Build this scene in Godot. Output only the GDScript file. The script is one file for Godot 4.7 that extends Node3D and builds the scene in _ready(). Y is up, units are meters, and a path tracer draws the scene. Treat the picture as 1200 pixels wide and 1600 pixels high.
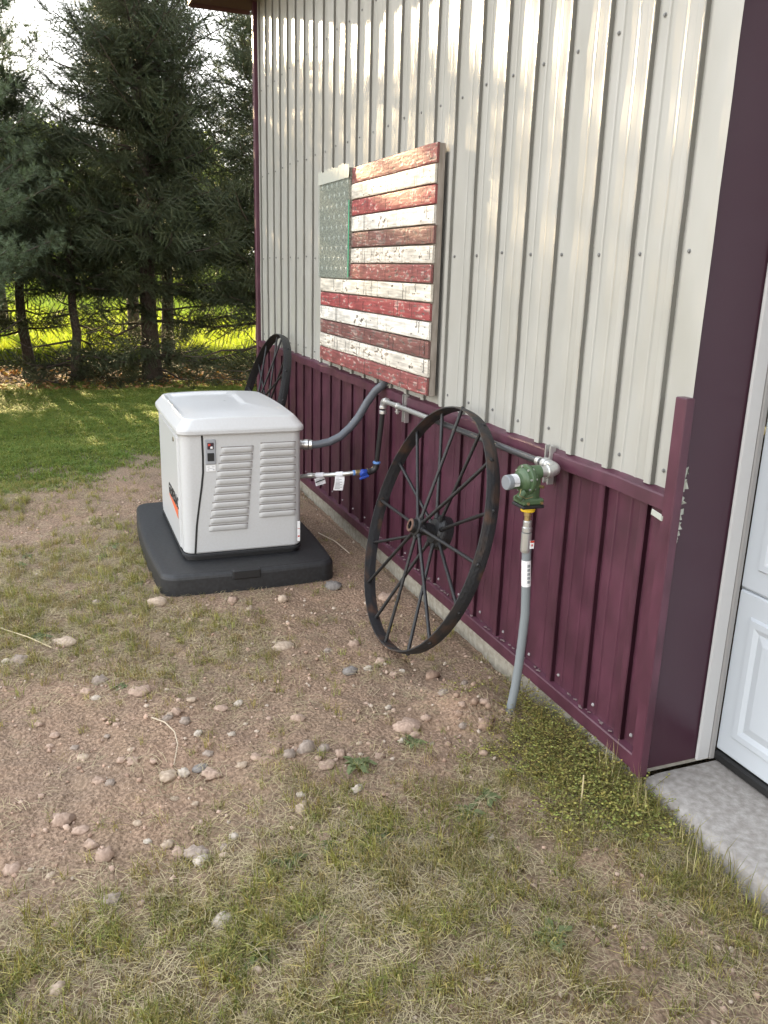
extends Node3D

var rng := RandomNumberGenerator.new()
var taken := {}
var mats := {}
var relief := FastNoiseLite.new()
var patchy := FastNoiseLite.new()
var fine := FastNoiseLite.new()
var cover_points: Array[Vector3] = []

# ---------------------------------------------------------------- mesh builder
class MB:
	var v := PackedVector3Array()
	var n := PackedVector3Array()
	var c := PackedColorArray()
	var uv := PackedVector2Array()
	var col := Color(1, 1, 1)

	func tri(a: Vector3, b: Vector3, d: Vector3, na: Vector3, nb: Vector3, nd: Vector3, ua := Vector2.ZERO, ub := Vector2.ZERO, ud := Vector2.ZERO) -> void:
		if (b - a).cross(d - a).dot(na + nb + nd) > 0.0:
			v.append_array([a, d, b]); n.append_array([na, nd, nb]); uv.append_array([ua, ud, ub])
		else:
			v.append_array([a, b, d]); n.append_array([na, nb, nd]); uv.append_array([ua, ub, ud])
		c.append_array([col, col, col])

	func flat(a: Vector3, b: Vector3, d: Vector3, out: Vector3) -> void:
		var m := (b - a).cross(d - a).normalized()
		if m.dot(out) < 0.0: m = -m
		tri(a, b, d, m, m, m)

	func quad(a: Vector3, b: Vector3, d: Vector3, e: Vector3, out: Vector3) -> void:
		var m := (d - a).cross(e - b).normalized()
		if m.dot(out) < 0.0: m = -m
		tri(a, b, d, m, m, m, Vector2(0, 0), Vector2(1, 0), Vector2(1, 1))
		tri(a, d, e, m, m, m, Vector2(0, 0), Vector2(1, 1), Vector2(0, 1))

	# box with chamfered edges
	func box(at: Vector3, size: Vector3, bev := 0.0, turn := Basis.IDENTITY) -> void:
		var h := size / 2.0
		bev = minf(bev, minf(h.x, minf(h.y, h.z)) * 0.9)
		var P := func(sx: float, sy: float, sz: float, ax: int) -> Vector3:
			var p := Vector3(sx * (h.x - (0.0 if ax == 0 else bev)), sy * (h.y - (0.0 if ax == 1 else bev)), sz * (h.z - (0.0 if ax == 2 else bev)))
			return at + turn * p
		for s in [-1.0, 1.0]:
			quad(P.call(s, -1, -1, 0), P.call(s, 1, -1, 0), P.call(s, 1, 1, 0), P.call(s, -1, 1, 0), turn * Vector3(s, 0, 0))
			quad(P.call(-1, s, -1, 1), P.call(1, s, -1, 1), P.call(1, s, 1, 1), P.call(-1, s, 1, 1), turn * Vector3(0, s, 0))
			quad(P.call(-1, -1, s, 2), P.call(1, -1, s, 2), P.call(1, 1, s, 2), P.call(-1, 1, s, 2), turn * Vector3(0, 0, s))
		if bev <= 0.0: return
		for s in [-1.0, 1.0]:
			for t in [-1.0, 1.0]:
				quad(P.call(s, t, -1, 0), P.call(s, t, 1, 0), P.call(s, t, 1, 1), P.call(s, t, -1, 1), turn * Vector3(s, t, 0))
				quad(P.call(s, -1, t, 0), P.call(s, 1, t, 0), P.call(s, 1, t, 2), P.call(s, -1, t, 2), turn * Vector3(s, 0, t))
				quad(P.call(-1, s, t, 1), P.call(1, s, t, 1), P.call(1, s, t, 2), P.call(-1, s, t, 2), turn * Vector3(0, s, t))
				for w in [-1.0, 1.0]:
					flat(P.call(s, t, w, 0), P.call(s, t, w, 1), P.call(s, t, w, 2), turn * Vector3(s, t, w))

	func ring(at: Vector3, x: Vector3, y: Vector3, r: float, k: int) -> PackedVector3Array:
		var o := PackedVector3Array()
		for i in k + 1:
			var a := TAU * i / k
			o.append(at + (x * cos(a) + y * sin(a)) * r)
		return o

	func tube(path: Array, r: Array, k := 10, caps := true) -> void:
		var m := path.size()
		var rings := []
		var cents := []
		var x := Vector3.ZERO
		for i in m:
			var t: Vector3 = (path[mini(i + 1, m - 1)] - path[maxi(i - 1, 0)]).normalized()
			if i == 0:
				x = t.cross(Vector3.UP if absf(t.y) < 0.9 else Vector3.RIGHT).normalized()
			else:
				x = (x - t * x.dot(t)).normalized()
			rings.append(ring(path[i], x, t.cross(x), r[mini(i, r.size() - 1)], k))
			cents.append(path[i])
		for i in m - 1:
			for j in k:
				var a: Vector3 = rings[i][j]; var b: Vector3 = rings[i][j + 1]
				var d: Vector3 = rings[i + 1][j + 1]; var e: Vector3 = rings[i + 1][j]
				var na: Vector3 = (a - cents[i]).normalized(); var nb: Vector3 = (b - cents[i]).normalized()
				var nd: Vector3 = (d - cents[i + 1]).normalized(); var ne: Vector3 = (e - cents[i + 1]).normalized()
				var ta := Vector2(float(j) / k, float(i) / m); var tb := Vector2(float(j + 1) / k, float(i) / m)
				var td := Vector2(float(j + 1) / k, float(i + 1) / m); var te := Vector2(float(j) / k, float(i + 1) / m)
				tri(a, b, d, na, nb, nd, ta, tb, td)
				tri(a, d, e, na, nd, ne, ta, td, te)
		if caps:
			for q in [0, m - 1]:
				var out: Vector3 = (path[0] - path[1]) if q == 0 else (path[m - 1] - path[m - 2])
				for j in k:
					flat(cents[q], rings[q][j], rings[q][j + 1], out)

	# profile points are (radius, height along axis); crisp between segments
	func lathe(prof: Array, at: Vector3, axis: Vector3, k := 24) -> void:
		axis = axis.normalized()
		var x := axis.cross(Vector3.UP if absf(axis.y) < 0.9 else Vector3.RIGHT).normalized()
		var y := axis.cross(x)
		for i in prof.size() - 1:
			var p: Vector2 = prof[i]; var q: Vector2 = prof[i + 1]
			var slope := Vector2(q.y - p.y, -(q.x - p.x)).normalized()
			for j in k:
				var a0 := TAU * j / k; var a1 := TAU * (j + 1) / k
				var d0 := x * cos(a0) + y * sin(a0); var d1 := x * cos(a1) + y * sin(a1)
				var n0 := d0 * slope.x + axis * slope.y; var n1 := d1 * slope.x + axis * slope.y
				var a := at + d0 * p.x + axis * p.y; var b := at + d1 * p.x + axis * p.y
				var d := at + d1 * q.x + axis * q.y; var e := at + d0 * q.x + axis * q.y
				if p.x > 1e-6: tri(a, b, d, n0, n1, n1)
				if q.x > 1e-6: tri(a, d, e, n0, n1, n0)

	# closed outlines stacked one over the other (same point count); smooth round the outline
	func loft(rings: Array, cap_top := true, cap_low := false, smooth_up := false) -> void:
		var k: int = rings[0].size()
		for i in rings.size() - 1:
			var lo: PackedVector3Array = rings[i]; var hi: PackedVector3Array = rings[i + 1]
			for j in k:
				var j1 := (j + 1) % k
				var j0 := (j + k - 1) % k
				var j2 := (j + 2) % k
				var up := (hi[j] - lo[j]); var up1 := (hi[j1] - lo[j1])
				var na := (lo[j1] - lo[j0]).cross(up).normalized()
				var nb := (lo[j2] - lo[j]).cross(up1).normalized()
				tri(lo[j], lo[j1], hi[j1], na, nb, nb)
				tri(lo[j], hi[j1], hi[j], na, nb, na)
		for q in ([rings.size() - 1] if cap_top else []) + ([0] if cap_low else []):
			var mid := Vector3.ZERO
			for p in rings[q]: mid += p
			mid /= k
			for j in k:
				flat(mid, rings[q][j], rings[q][(j + 1) % k], Vector3.UP if q > 0 else Vector3.DOWN)

	# grid of points with smooth normals; nx columns, ny rows
	func grid(p: PackedVector3Array, nx: int, ny: int, out: Vector3) -> void:
		var nn := PackedVector3Array()
		for j in ny:
			for i in nx:
				var dx := p[j * nx + mini(i + 1, nx - 1)] - p[j * nx + maxi(i - 1, 0)]
				var dy := p[mini(j + 1, ny - 1) * nx + i] - p[maxi(j - 1, 0) * nx + i]
				var m := dx.cross(dy).normalized()
				nn.append(m if m.dot(out) > 0 else -m)
		for j in ny - 1:
			for i in nx - 1:
				var a := j * nx + i
				var u0 := Vector2(float(i) / (nx - 1), float(j) / (ny - 1)); var u1 := Vector2(float(i + 1) / (nx - 1), float(j + 1) / (ny - 1))
				tri(p[a], p[a + 1], p[a + nx + 1], nn[a], nn[a + 1], nn[a + nx + 1], u0, Vector2(u1.x, u0.y), u1)
				tri(p[a], p[a + nx + 1], p[a + nx], nn[a], nn[a + nx + 1], nn[a + nx], u0, u1, Vector2(u0.x, u1.y))

	func mesh() -> ArrayMesh:
		var a := []
		a.resize(Mesh.ARRAY_MAX)
		a[Mesh.ARRAY_VERTEX] = v; a[Mesh.ARRAY_NORMAL] = n; a[Mesh.ARRAY_COLOR] = c; a[Mesh.ARRAY_TEX_UV] = uv
		var m := ArrayMesh.new()
		m.add_surface_from_arrays(Mesh.PRIMITIVE_TRIANGLES, a)
		return m

# ---------------------------------------------------------------- scene helpers
func numbered(called: String) -> String:
	var k: int = taken.get(called, 0)
	taken[called] = k + 1
	return called if k == 0 else "%s_%03d" % [called, k]

func tag(o: Node, label: String, category: String, group := "", kind := "") -> void:
	if label: o.set_meta("label", label)
	if category: o.set_meta("category", category)
	if group: o.set_meta("group", group)
	if kind: o.set_meta("kind", kind)

func thing(called: String, label: String, category: String, at := Vector3.ZERO, group := "") -> Node3D:
	var o := Node3D.new()
	o.name = numbered(called)
	o.position = at
	add_child(o)
	tag(o, label, category, group)
	return o

func part(called: String, m: Mesh, mat: Material, parent: Node3D, at := Vector3.ZERO) -> MeshInstance3D:
	var o := MeshInstance3D.new()
	o.name = numbered(called) if parent == self else called
	o.mesh = m
	o.material_override = null
	if m is PrimitiveMesh: m.material = mat
	else: m.surface_set_material(0, mat)
	o.position = at
	parent.add_child(o, true)
	return o

func again(called: String, m: Mesh, parent: Node3D, at: Transform3D) -> MeshInstance3D:   # another copy of a shared mesh
	var o := MeshInstance3D.new()
	o.name = called
	o.mesh = m
	o.transform = at
	parent.add_child(o, true)
	return o

func scatter(called: String, m: Mesh, mat: Material, where: Array, tint: Array, parent: Node3D) -> MultiMeshInstance3D:
	m.surface_set_material(0, mat)
	var mm := MultiMesh.new()
	mm.transform_format = MultiMesh.TRANSFORM_3D
	mm.use_colors = true
	mm.mesh = m
	mm.instance_count = where.size()
	for i in where.size():
		mm.set_instance_transform(i, where[i])
		mm.set_instance_color(i, tint[i])
	var o := MultiMeshInstance3D.new()
	o.name = numbered(called) if parent == self else called
	o.multimesh = mm
	parent.add_child(o, true)
	o.set_meta("kind", "stuff")
	return o

func lin(r: float, g: float, b: float) -> Color:
	return Color(r, g, b).linear_to_srgb()

func paint(r: float, g: float, b: float, rough := 0.6, metal := 0.0) -> StandardMaterial3D:
	var m := StandardMaterial3D.new()
	m.albedo_color = lin(r, g, b)
	m.roughness = rough
	m.metallic = metal
	return m

func noise_tex(freq: float, size: int, lo: Color, hi: Color, sd: int, kind := FastNoiseLite.TYPE_SIMPLEX_SMOOTH, oct := 4, mid := 0.5, as_normal := false) -> NoiseTexture2D:
	var f := FastNoiseLite.new()
	f.noise_type = kind
	f.frequency = freq
	f.fractal_octaves = oct
	f.seed = sd
	var t := NoiseTexture2D.new()
	t.width = size; t.height = size
	t.seamless = true
	t.noise = f
	if as_normal:
		t.as_normal_map = true
		t.bump_strength = 6.0
	else:
		var g := Gradient.new()
		g.set_color(0, lo); g.set_color(1, hi)
		if mid != 0.5:
			g.set_offset(0, maxf(0.0, mid - 0.18)); g.set_offset(1, minf(1.0, mid + 0.18))
		t.color_ramp = g
	return t

func triplanar(m: StandardMaterial3D, s: Vector3) -> void:
	m.uv1_triplanar = true
	m.uv1_world_triplanar = true
	m.uv1_scale = s

func jit(a: float) -> float:
	return rng.randf_range(-a, a)

# ---------------------------------------------------------------- ground form
func cov(a: Array) -> void:
	for i in range(0, a.size(), 3):
		cover_points.append(Vector3(a[i], a[i + 1], a[i + 2]))

func cover_at(x: float, z: float) -> float:      # how much grass stands there, 0 bare soil to 1 turf
	if z < -8.9: return 1.0
	var s := 0.0; var w := 0.0
	for p in cover_points:
		var dx := x - p.x; var dz := (z - p.y) * 0.8
		var d := dx * dx + dz * dz
		if d > 1.2: continue
		var k := 1.0 / (d * d + 0.0006)
		s += k * p.z; w += k
	var v := s / w if w > 0.0 else 0.6
	if z < -8.2: v = lerpf(v, 1.0, (-8.2 - z) / 0.7)
	return clampf(v, 0, 1)

func height_at(x: float, z: float) -> float:
	var h := relief.get_noise_2d(x * 1.0, z * 1.0) * 0.05 + patchy.get_noise_2d(x * 3.0, z * 3.0) * 0.022
	var near := clampf((9.0 + z) / 3.0, 0.0, 1.0)
	h += (fine.get_noise_2d(x * 10.0, z * 10.0) * 0.016 + fine.get_noise_2d(x * 31.0, z * 31.0) * 0.010) * near
	# flat where the generator pad is bedded, falls a little along the wall
	var gx := clampf((absf(x - 0.905) - 0.5) / 0.25, 0, 1); var gz := clampf((absf(z + 5.0) - 0.8) / 0.25, 0, 1)
	h = lerpf(-0.004, h, maxf(gx, gz))
	if x > 1.45 and z > -8.0:
		h = lerpf(h, -0.012 + fine.get_noise_2d(x * 12.0, z * 12.0) * 0.01, clampf((x - 1.45) / 0.25, 0, 1))
	if x > 1.72 and z > -7.9: h = minf(h, -0.04)
	# small heap by the riser
	h += 0.05 * exp(-((x - 1.48) * (x - 1.48) + (z + 2.72) * (z + 2.72)) / 0.035)
	h += 0.03 * exp(-((x - 0.62) * (x - 0.62) + (z + 2.5) * (z + 2.5)) / 0.03)
	if z < -14.0: h += clampf((-14.0 - z) / 30.0, 0, 1) * 0.3
	return h

func lines(stops: Array) -> PackedFloat32Array:   # [from, step, to, step, to ...]
	var o := PackedFloat32Array()
	var at: float = stops[0]
	for i in range(1, stops.size(), 2):
		while at < stops[i + 1] - 1e-4:
			o.append(at)
			at += stops[i]
		at = stops[i + 1]
	o.append(at)
	return o

func build_ground() -> void:
	var xs := lines([-900.0, 150.0, -300.0, 40.0, -60.0, 8.0, -12.0, 1.0, -4.0, 0.25, -1.0, 0.022, 1.8, 0.2, 4.0, 1.0, 12.0, 8.0, 60.0, 40.0, 300.0, 150.0, 900.0])
	var zs := lines([-900.0, 150.0, -300.0, 40.0, -60.0, 4.0, -20.0, 0.4, -12.0, 0.12, -6.6, 0.05, -4.2, 0.022, -0.9, 0.3, 3.0, 8.0, 60.0, 40.0, 300.0, 150.0, 900.0])
	var nx := xs.size(); var nz := zs.size()
	var v := PackedVector3Array(); var c := PackedColorArray(); var idx := PackedInt32Array()
	for z in zs:
		for x in xs:
			v.append(Vector3(x, height_at(x, z), z))
			var g := cover_at(x, z) if x > -5 and x < 5 and z > -13 and z < 0 else 1.0
			g = clampf(g + 0.25 * patchy.get_noise_2d(x * 9.0 + 40.0, z * 9.0), 0, 1)
			var soil := Color(0.495, 0.335, 0.232).lerp(Color(0.405, 0.288, 0.205), 0.5 + 0.9 * patchy.get_noise_2d(x * 4.0, z * 4.0 + 9.0))
			var turf := Color(0.31, 0.235, 0.145)
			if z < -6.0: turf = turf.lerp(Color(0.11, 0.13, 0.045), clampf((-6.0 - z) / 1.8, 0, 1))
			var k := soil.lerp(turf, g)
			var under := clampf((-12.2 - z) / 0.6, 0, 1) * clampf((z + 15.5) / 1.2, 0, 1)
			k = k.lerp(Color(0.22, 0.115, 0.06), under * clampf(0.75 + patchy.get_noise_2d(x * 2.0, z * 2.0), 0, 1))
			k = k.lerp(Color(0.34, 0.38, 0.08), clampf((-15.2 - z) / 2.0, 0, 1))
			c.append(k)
	for j in nz - 1:
		for i in nx - 1:
			var a := j * nx + i
			idx.append_array([a, a + 1, a + nx, a + 1, a + nx + 1, a + nx])
	var n := PackedVector3Array()
	n.resize(v.size())
	for j in nz:
		for i in nx:
			var dx := v[j * nx + mini(i + 1, nx - 1)] - v[j * nx + maxi(i - 1, 0)]
			var dz := v[mini(j + 1, nz - 1) * nx + i] - v[maxi(j - 1, 0) * nx + i]
			n[j * nx + i] = dz.cross(dx).normalized()
	# clockwise seen from above
	var a := []
	a.resize(Mesh.ARRAY_MAX)
	a[Mesh.ARRAY_VERTEX] = v; a[Mesh.ARRAY_NORMAL] = n; a[Mesh.ARRAY_COLOR] = c; a[Mesh.ARRAY_INDEX] = idx
	var m := ArrayMesh.new()
	m.add_surface_from_arrays(Mesh.PRIMITIVE_TRIANGLES, a)
	var mat := StandardMaterial3D.new()
	mat.vertex_color_use_as_albedo = true
	mat.roughness = 0.95
	mat.albedo_texture = noise_tex(0.035, 1024, Color(0.55, 0.52, 0.49), Color(1, 1, 1), 5, FastNoiseLite.TYPE_SIMPLEX, 6)
	mat.heightmap_enabled = true
	mat.heightmap_texture = noise_tex(0.05, 1024, Color.BLACK, Color.WHITE, 8, FastNoiseLite.TYPE_CELLULAR, 4)
	mat.heightmap_scale = 1.1
	triplanar(mat, Vector3(1.3, 1.3, 1.3))
	var o := part("ground", m, mat, self)
	o.set_meta("kind", "structure")

# ---------------------------------------------------------------- plants
func blade(mb: MB, at: Vector3, dir: Vector3, lean: float, h: float, w: float, col: Color) -> void:
	mb.col = col
	var side := dir.cross(Vector3.UP).normalized() * w
	var a := at; var b := at + Vector3.UP * h * 0.55 + dir * lean * h * 0.35; var d := at + Vector3.UP * h * (1.0 - 0.35 * lean) + dir * lean * h
	var m := (dir + Vector3.UP * 0.8).normalized()
	mb.tri(a - side, a + side, b + side * 0.8, m, m, m)
	mb.tri(a - side, b + side * 0.8, b - side * 0.8, m, m, m)
	mb.tri(b - side * 0.8, b + side * 0.8, d, m, m, m)

func tuft_mesh(k: int, spread: float, h: float, w: float, cols: Array, lean := 0.8) -> ArrayMesh:
	var mb := MB.new()
	for i in k:
		var a := rng.randf() * TAU
		var r := sqrt(rng.randf()) * spread
		var at := Vector3(cos(a) * r, -0.01, sin(a) * r)
		var b := rng.randf() * TAU
		var col: Color = cols[rng.randi() % cols.size()]
		blade(mb, at, Vector3(cos(b), 0, sin(b)), rng.randf_range(0.15, lean), h * rng.randf_range(0.45, 1.1), w * rng.randf_range(0.7, 1.2), col)
	return mb.mesh()

func straw_mesh() -> ArrayMesh:
	var mb := MB.new()
	for i in 16:
		var a := rng.randf() * TAU
		var at := Vector3(jit(0.06), 0.003 + rng.randf() * 0.008, jit(0.05))
		var d := Vector3(cos(a), jit(0.12), sin(a)) * rng.randf_range(0.012, 0.035)
		mb.col = Color(0.47, 0.39, 0.24) * rng.randf_range(0.5, 1.1)
		var s := d.cross(Vector3.UP).normalized() * 0.0006
		var mid := at + d.cross(Vector3.UP) * jit(0.2) + Vector3.UP * 0.006 * rng.randf()
		mb.quad(at - d - s, at - d + s, mid + s, mid - s, Vector3.UP)
		mb.quad(mid - s, mid + s, at + d + s, at + d - s, Vector3.UP)
	return mb.mesh()

func weed_mesh(col: Color) -> ArrayMesh:          # low sprawling weed with many small leaves
	var mb := MB.new()
	for i in 7:
		var a := rng.randf() * TAU
		var d := Vector3(cos(a), 0, sin(a))
		var l := rng.randf_range(0.05, 0.11)
		var rise := rng.randf_range(0.25, 0.9)
		mb.col = Color(0.16, 0.12, 0.05)
		mb.tube([Vector3.ZERO, d * l * 0.5 + Vector3.UP * l * rise * 0.6, d * l + Vector3.UP * l * rise], [0.0012, 0.0008], 3, false)
		for j in 8:
			var t := (j + 1.0) / 8.0
			var p := d * l * t + Vector3.UP * l * rise * t
			var b := rng.randf() * TAU
			var o := Vector3(cos(b), jit(0.5), sin(b)).normalized() * rng.randf_range(0.008, 0.014)
			var s := o.cross(Vector3(jit(0.4), 1, jit(0.4))).normalized() * 0.004
			mb.col = col * rng.randf_range(0.7, 1.3)
			mb.quad(p, p + o * 0.5 + s, p + o, p + o * 0.5 - s, Vector3.UP)
	return mb.mesh()

func rosette_mesh() -> ArrayMesh:                 # broad leaved weed flat on the soil
	var mb := MB.new()
	for i in 9:
		var a := TAU * i / 9.0 + jit(0.3)
		var d := Vector3(cos(a), 0, sin(a))
		var s := d.cross(Vector3.UP)
		var l := rng.randf_range(0.045, 0.085)
		mb.col = Color(0.14, 0.17, 0.075) * rng.randf_range(0.8, 1.3)
		var up := Vector3.UP
		var p := [up * 0.004, d * l * 0.5 + up * 0.016, d * l + up * 0.006]
		var w := l * 0.17
		mb.quad(p[0], p[1] + s * w, p[2], p[1] - s * w, up)
		mb.quad(p[1] + s * w, d * l * 0.75 + s * w * 1.3 + up * 0.01, p[2], p[1], up)
	return mb.mesh()

func spruce_spray() -> ArrayMesh:                 # one bough end, needles all round its shoots; grows along +Y
	var mb := MB.new()
	var shoots := [[Vector3.ZERO, Vector3(0, 0.34, 0)]]
	for i in 7:
		var y := 0.02 + 0.27 * i / 7.0
		var s := 1.0 if i % 2 == 0 else -1.0
		var l := 0.17 * (1.0 - 0.5 * i / 7.0)
		shoots.append([Vector3(0, y, 0), Vector3(s * l * 0.8, y + l * 0.75, jit(0.04))])
	for s in shoots:
		var a: Vector3 = s[0]; var b: Vector3 = s[1]
		var t := (b - a).normalized()
		var x := t.cross(Vector3(0.3, 0.1, 1)).normalized(); var y := t.cross(x)
		mb.col = Color(0.5, 0.38, 0.26)
		mb.tube([a, b], [0.0035, 0.002], 3, false)
		var k := int((b - a).length() / 0.0042)
		for i in k:
			var q := float(i) / k
			var ang := i * 2.4 + jit(0.3)
			var r := x * cos(ang) + y * sin(ang)
			var p := a.lerp(b, q)
			var e := p + (r * 0.8 + t * 0.75) * rng.randf_range(0.02, 0.029)
			var w := t.cross(r) * 0.0028
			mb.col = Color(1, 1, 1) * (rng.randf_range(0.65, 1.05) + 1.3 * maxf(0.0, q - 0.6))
			var m := (r + t * 0.3).normalized()
			mb.tri(p - w, p + w, e, m, m, m)
	return mb.mesh()

func pine_spray() -> ArrayMesh:                   # white pine: soft fans of long needles
	var mb := MB.new()
	for i in 6:
		var base := Vector3(jit(0.09), 0.04 + 0.2 * i / 6.0, jit(0.09)) if i < 5 else Vector3(0, 0.26, 0)
		mb.col = Color(0.5, 0.38, 0.26)
		mb.tube([Vector3(0, base.y * 0.4, 0), base], [0.0035, 0.002], 3, false)
		for j in 34:
			var d := Vector3(jit(1), rng.randf_range(0.1, 1.4), jit(1)).normalized()
			var w := d.cross(Vector3(jit(1), jit(1), jit(1))).normalized() * 0.002
			mb.col = Color(1, 1, 1) * rng.randf_range(0.75, 1.15)
			var m := w.cross(d).normalized()
			var st := base - d * 0.004
			mb.tri(st - w, st + w, st + d * rng.randf_range(0.07, 0.12), m, m, m)
	return mb.mesh()

func leaf_spray() -> ArrayMesh:
	var mb := MB.new()
	for i in 26:
		var p := Vector3(jit(0.5), jit(0.4), jit(0.5))
		var d := Vector3(jit(1), jit(1), jit(1)).normalized() * 0.16
		var s := d.cross(Vector3(jit(1), jit(1), jit(1))).normalized() * 0.07
		mb.col = Color(1, 1, 1) * rng.randf_range(0.7, 1.2)
		mb.quad(p - d, p + s, p + d, p - s, Vector3.UP)
	return mb.mesh()

func basis_along(y: Vector3, roll: float, s: float) -> Basis:
	y = y.normalized()
	var x := y.cross(Vector3(0.31, 0.2, 0.93)).normalized()
	x = x.rotated(y, roll)
	return Basis(x * s, y * s, x.cross(y) * s)

func conifer(called: String, label: String, at: Vector3, high: float, reach: float, first: float, kind: String, thin_from := 0.0, thin_to := 0.0, lean := Vector3.ZERO, skirt := 0.0, tint := Color(1, 1, 1), dens := 0.82, top_reach := 0.0) -> void:
	var t := thing(called, label, "tree", Vector3(at.x, height_at(at.x, at.z) - 0.03, at.z), "conifers in the row behind the lawn")
	var tr := MB.new()
	var base_r := 0.028 + high * 0.0115
	var path := []; var rad := []
	for i in 11:
		var q := i / 10.0
		path.append(Vector3(jit(0.03), high * q, jit(0.03)) + lean * q)
		rad.append(base_r * pow(1.0 - q, 0.8) + 0.008 + (0.035 if i == 0 else 0.0))
	tr.tube(path, rad, 9)
	part("trunk", tr.mesh(), mats.bark, t)
	var lb := MB.new()
	var where := []; var tints := []
	var y := 0.15 if skirt > 0.0 else first * 0.55
	while y < high - 0.1:
		var q := y / high
		var bare: bool = (y < first and y > skirt) or (y > thin_from and y < thin_to)
		var n := rng.randi_range(5, 7) if not bare else rng.randi_range(2, 4)
		var l0 := reach * pow(1.0 - q, 0.75) + 0.12
		if top_reach > 0.0: l0 = maxf(l0, top_reach * (1.0 - pow(q, 4)))
		if y < skirt: l0 = reach * 0.8
		var turn := rng.randf() * TAU
		for i in (n if bare else n + 4):
			var a := turn + TAU * i / n + jit(0.35)
			var l := l0 * rng.randf_range(0.65, 1.12)
			if i >= n:                               # short inner boughs that hide the trunk
				a = rng.randf() * TAU
				l = l0 * rng.randf_range(0.3, 0.5)
			var d := Vector3(cos(a), 0, sin(a))
			var slope := lerpf(-0.22, 0.45, q) + jit(0.12) + (0.2 if kind == "pine" else 0.0)
			var hook := 0.22 if kind == "spruce" else 0.3
			var start := lean * q + Vector3(0, y + jit(0.1), 0)
			var pts := []
			for j in 5:
				var s := j / 4.0
				pts.append(start + d * l * s + Vector3.UP * l * (slope * s + hook * s * s * (0.6 if s < 0.6 else 0.9)) + (Vector3(jit(0.05), jit(0.07 if bare else 0.03), jit(0.05)) if j > 0 else Vector3.ZERO))
			var r0 := 0.008 + 0.009 * l
			lb.tube(pts, [r0, r0 * 0.8, r0 * 0.6, r0 * 0.4, 0.004], 4, false)
			var side := d.cross(Vector3.UP)
			if bare:
				for j in 4:                        # dead twigs
					var s2 := rng.randf_range(0.3, 1.0)
					var p2: Vector3 = pts[int(s2 * 4)]
					var e2 := p2 + (side * jit(1.0) + d * 0.6 + Vector3.UP * jit(0.5)) * l * 0.22
					lb.tube([p2, e2], [0.003, 0.0015], 3, false)
				if rng.randf() > 0.5: continue
			var s := 0.12 if kind == "spruce" else 0.35
			while s <= 1.0:
				var k := s * 4.0; var i0 := mini(int(k), 3)
				var p: Vector3 = pts[i0].lerp(pts[i0 + 1], k - i0)
				var lat := (1.0 - s) * l * 0.42 + 0.10
				for sgn in [-1.0, 1.0]:
					if rng.randf() > (dens if y > skirt else 0.42): continue
					var dirn: Vector3 = (d * 0.75 + side * sgn * 0.8 + Vector3.UP * (slope * 0.5 + jit(0.25) + 0.05)).normalized()
					var steps := maxi(1, int(lat / 0.17))
					for m in steps:
						var pp := p + dirn * lat * (m + 0.1) / steps + Vector3(jit(0.03), jit(0.04), jit(0.03))
						var dd := (dirn + Vector3(jit(0.25), jit(0.25), jit(0.25)) + Vector3.UP * (0.25 if kind == "pine" else 0.0)).normalized()
						where.append(Transform3D(basis_along(dd, jit(0.6), rng.randf_range(0.9, 1.3)), pp))
						var g := rng.randf_range(0.75, 1.25)
						tints.append(Color(tint.r * g, tint.g * g, tint.b * g * rng.randf_range(0.9, 1.1)))
				s += (0.19 if kind == "spruce" else 0.22) / maxf(l, 0.35)
			var tipd: Vector3 = (pts[4] - pts[3]).normalized()
			where.append(Transform3D(basis_along((tipd + Vector3.UP * 0.3).normalized(), jit(3), 1.0), pts[4] - tipd * 0.1))
			tints.append(tint)
		y += rng.randf_range(0.2, 0.3) if kind == "spruce" else rng.randf_range(0.27, 0.38)
	for i in 4:
		where.append(Transform3D(basis_along(Vector3(jit(0.4), 1, jit(0.4)), jit(3), 1.0), lean + Vector3(0, high - 0.25, 0)))
		tints.append(tint)
	part("limbs", lb.mesh(), mats.bark, t)
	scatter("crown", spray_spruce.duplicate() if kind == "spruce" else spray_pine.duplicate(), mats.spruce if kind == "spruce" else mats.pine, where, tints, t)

func leafy(label: String, at: Vector3, high: float) -> void:
	var t := thing("leafy_tree", label, "tree", Vector3(at.x, height_at(at.x, at.z), at.z), "trees of the far hedgerow")
	var mb := MB.new()
	mb.tube([Vector3(0, -0.1, 0), Vector3(jit(0.2), high * 0.3, 0), Vector3(jit(0.4), high * 0.75, jit(0.4))], [0.28, 0.2, 0.06], 8)
	for i in 8:
		var a := rng.randf() * TAU
		var y := high * rng.randf_range(0.2, 0.6)
		mb.tube([Vector3(0, y, 0), Vector3(cos(a) * 1.2, y + 1.0, sin(a) * 1.2), Vector3(cos(a) * 2.2, y + 1.5, sin(a) * 2.2)], [0.1, 0.06, 0.02], 5, false)
	part("trunk", mb.mesh(), mats.bark, t)
	var where := []; var tints := []
	for c in 26:
		var a := rng.randf() * TAU
		var y := high * rng.randf_range(0.06, 0.9)
		var r := 2.9 * sqrt(maxf(0.1, 1.0 - pow(y / high * 2.0 - 0.8, 2))) * rng.randf_range(0.3, 1.0)
		var o := Vector3(cos(a) * r, y, sin(a) * r)
		var g := rng.randf_range(0.75, 1.3)
		for i in 55:
			where.append(Transform3D(basis_along(Vector3(jit(1), jit(1), jit(1)), 0, rng.randf_range(0.7, 1.2)), o + Vector3(rng.randfn(0, 0.55), rng.randfn(0, 0.5), rng.randfn(0, 0.55))))
			tints.append(Color(0.26, 0.32, 0.07) * g)
	scatter("crown", leaf_spray(), mats.grass, where, tints, t)

var spray_spruce: ArrayMesh
var spray_pine: ArrayMesh

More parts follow.
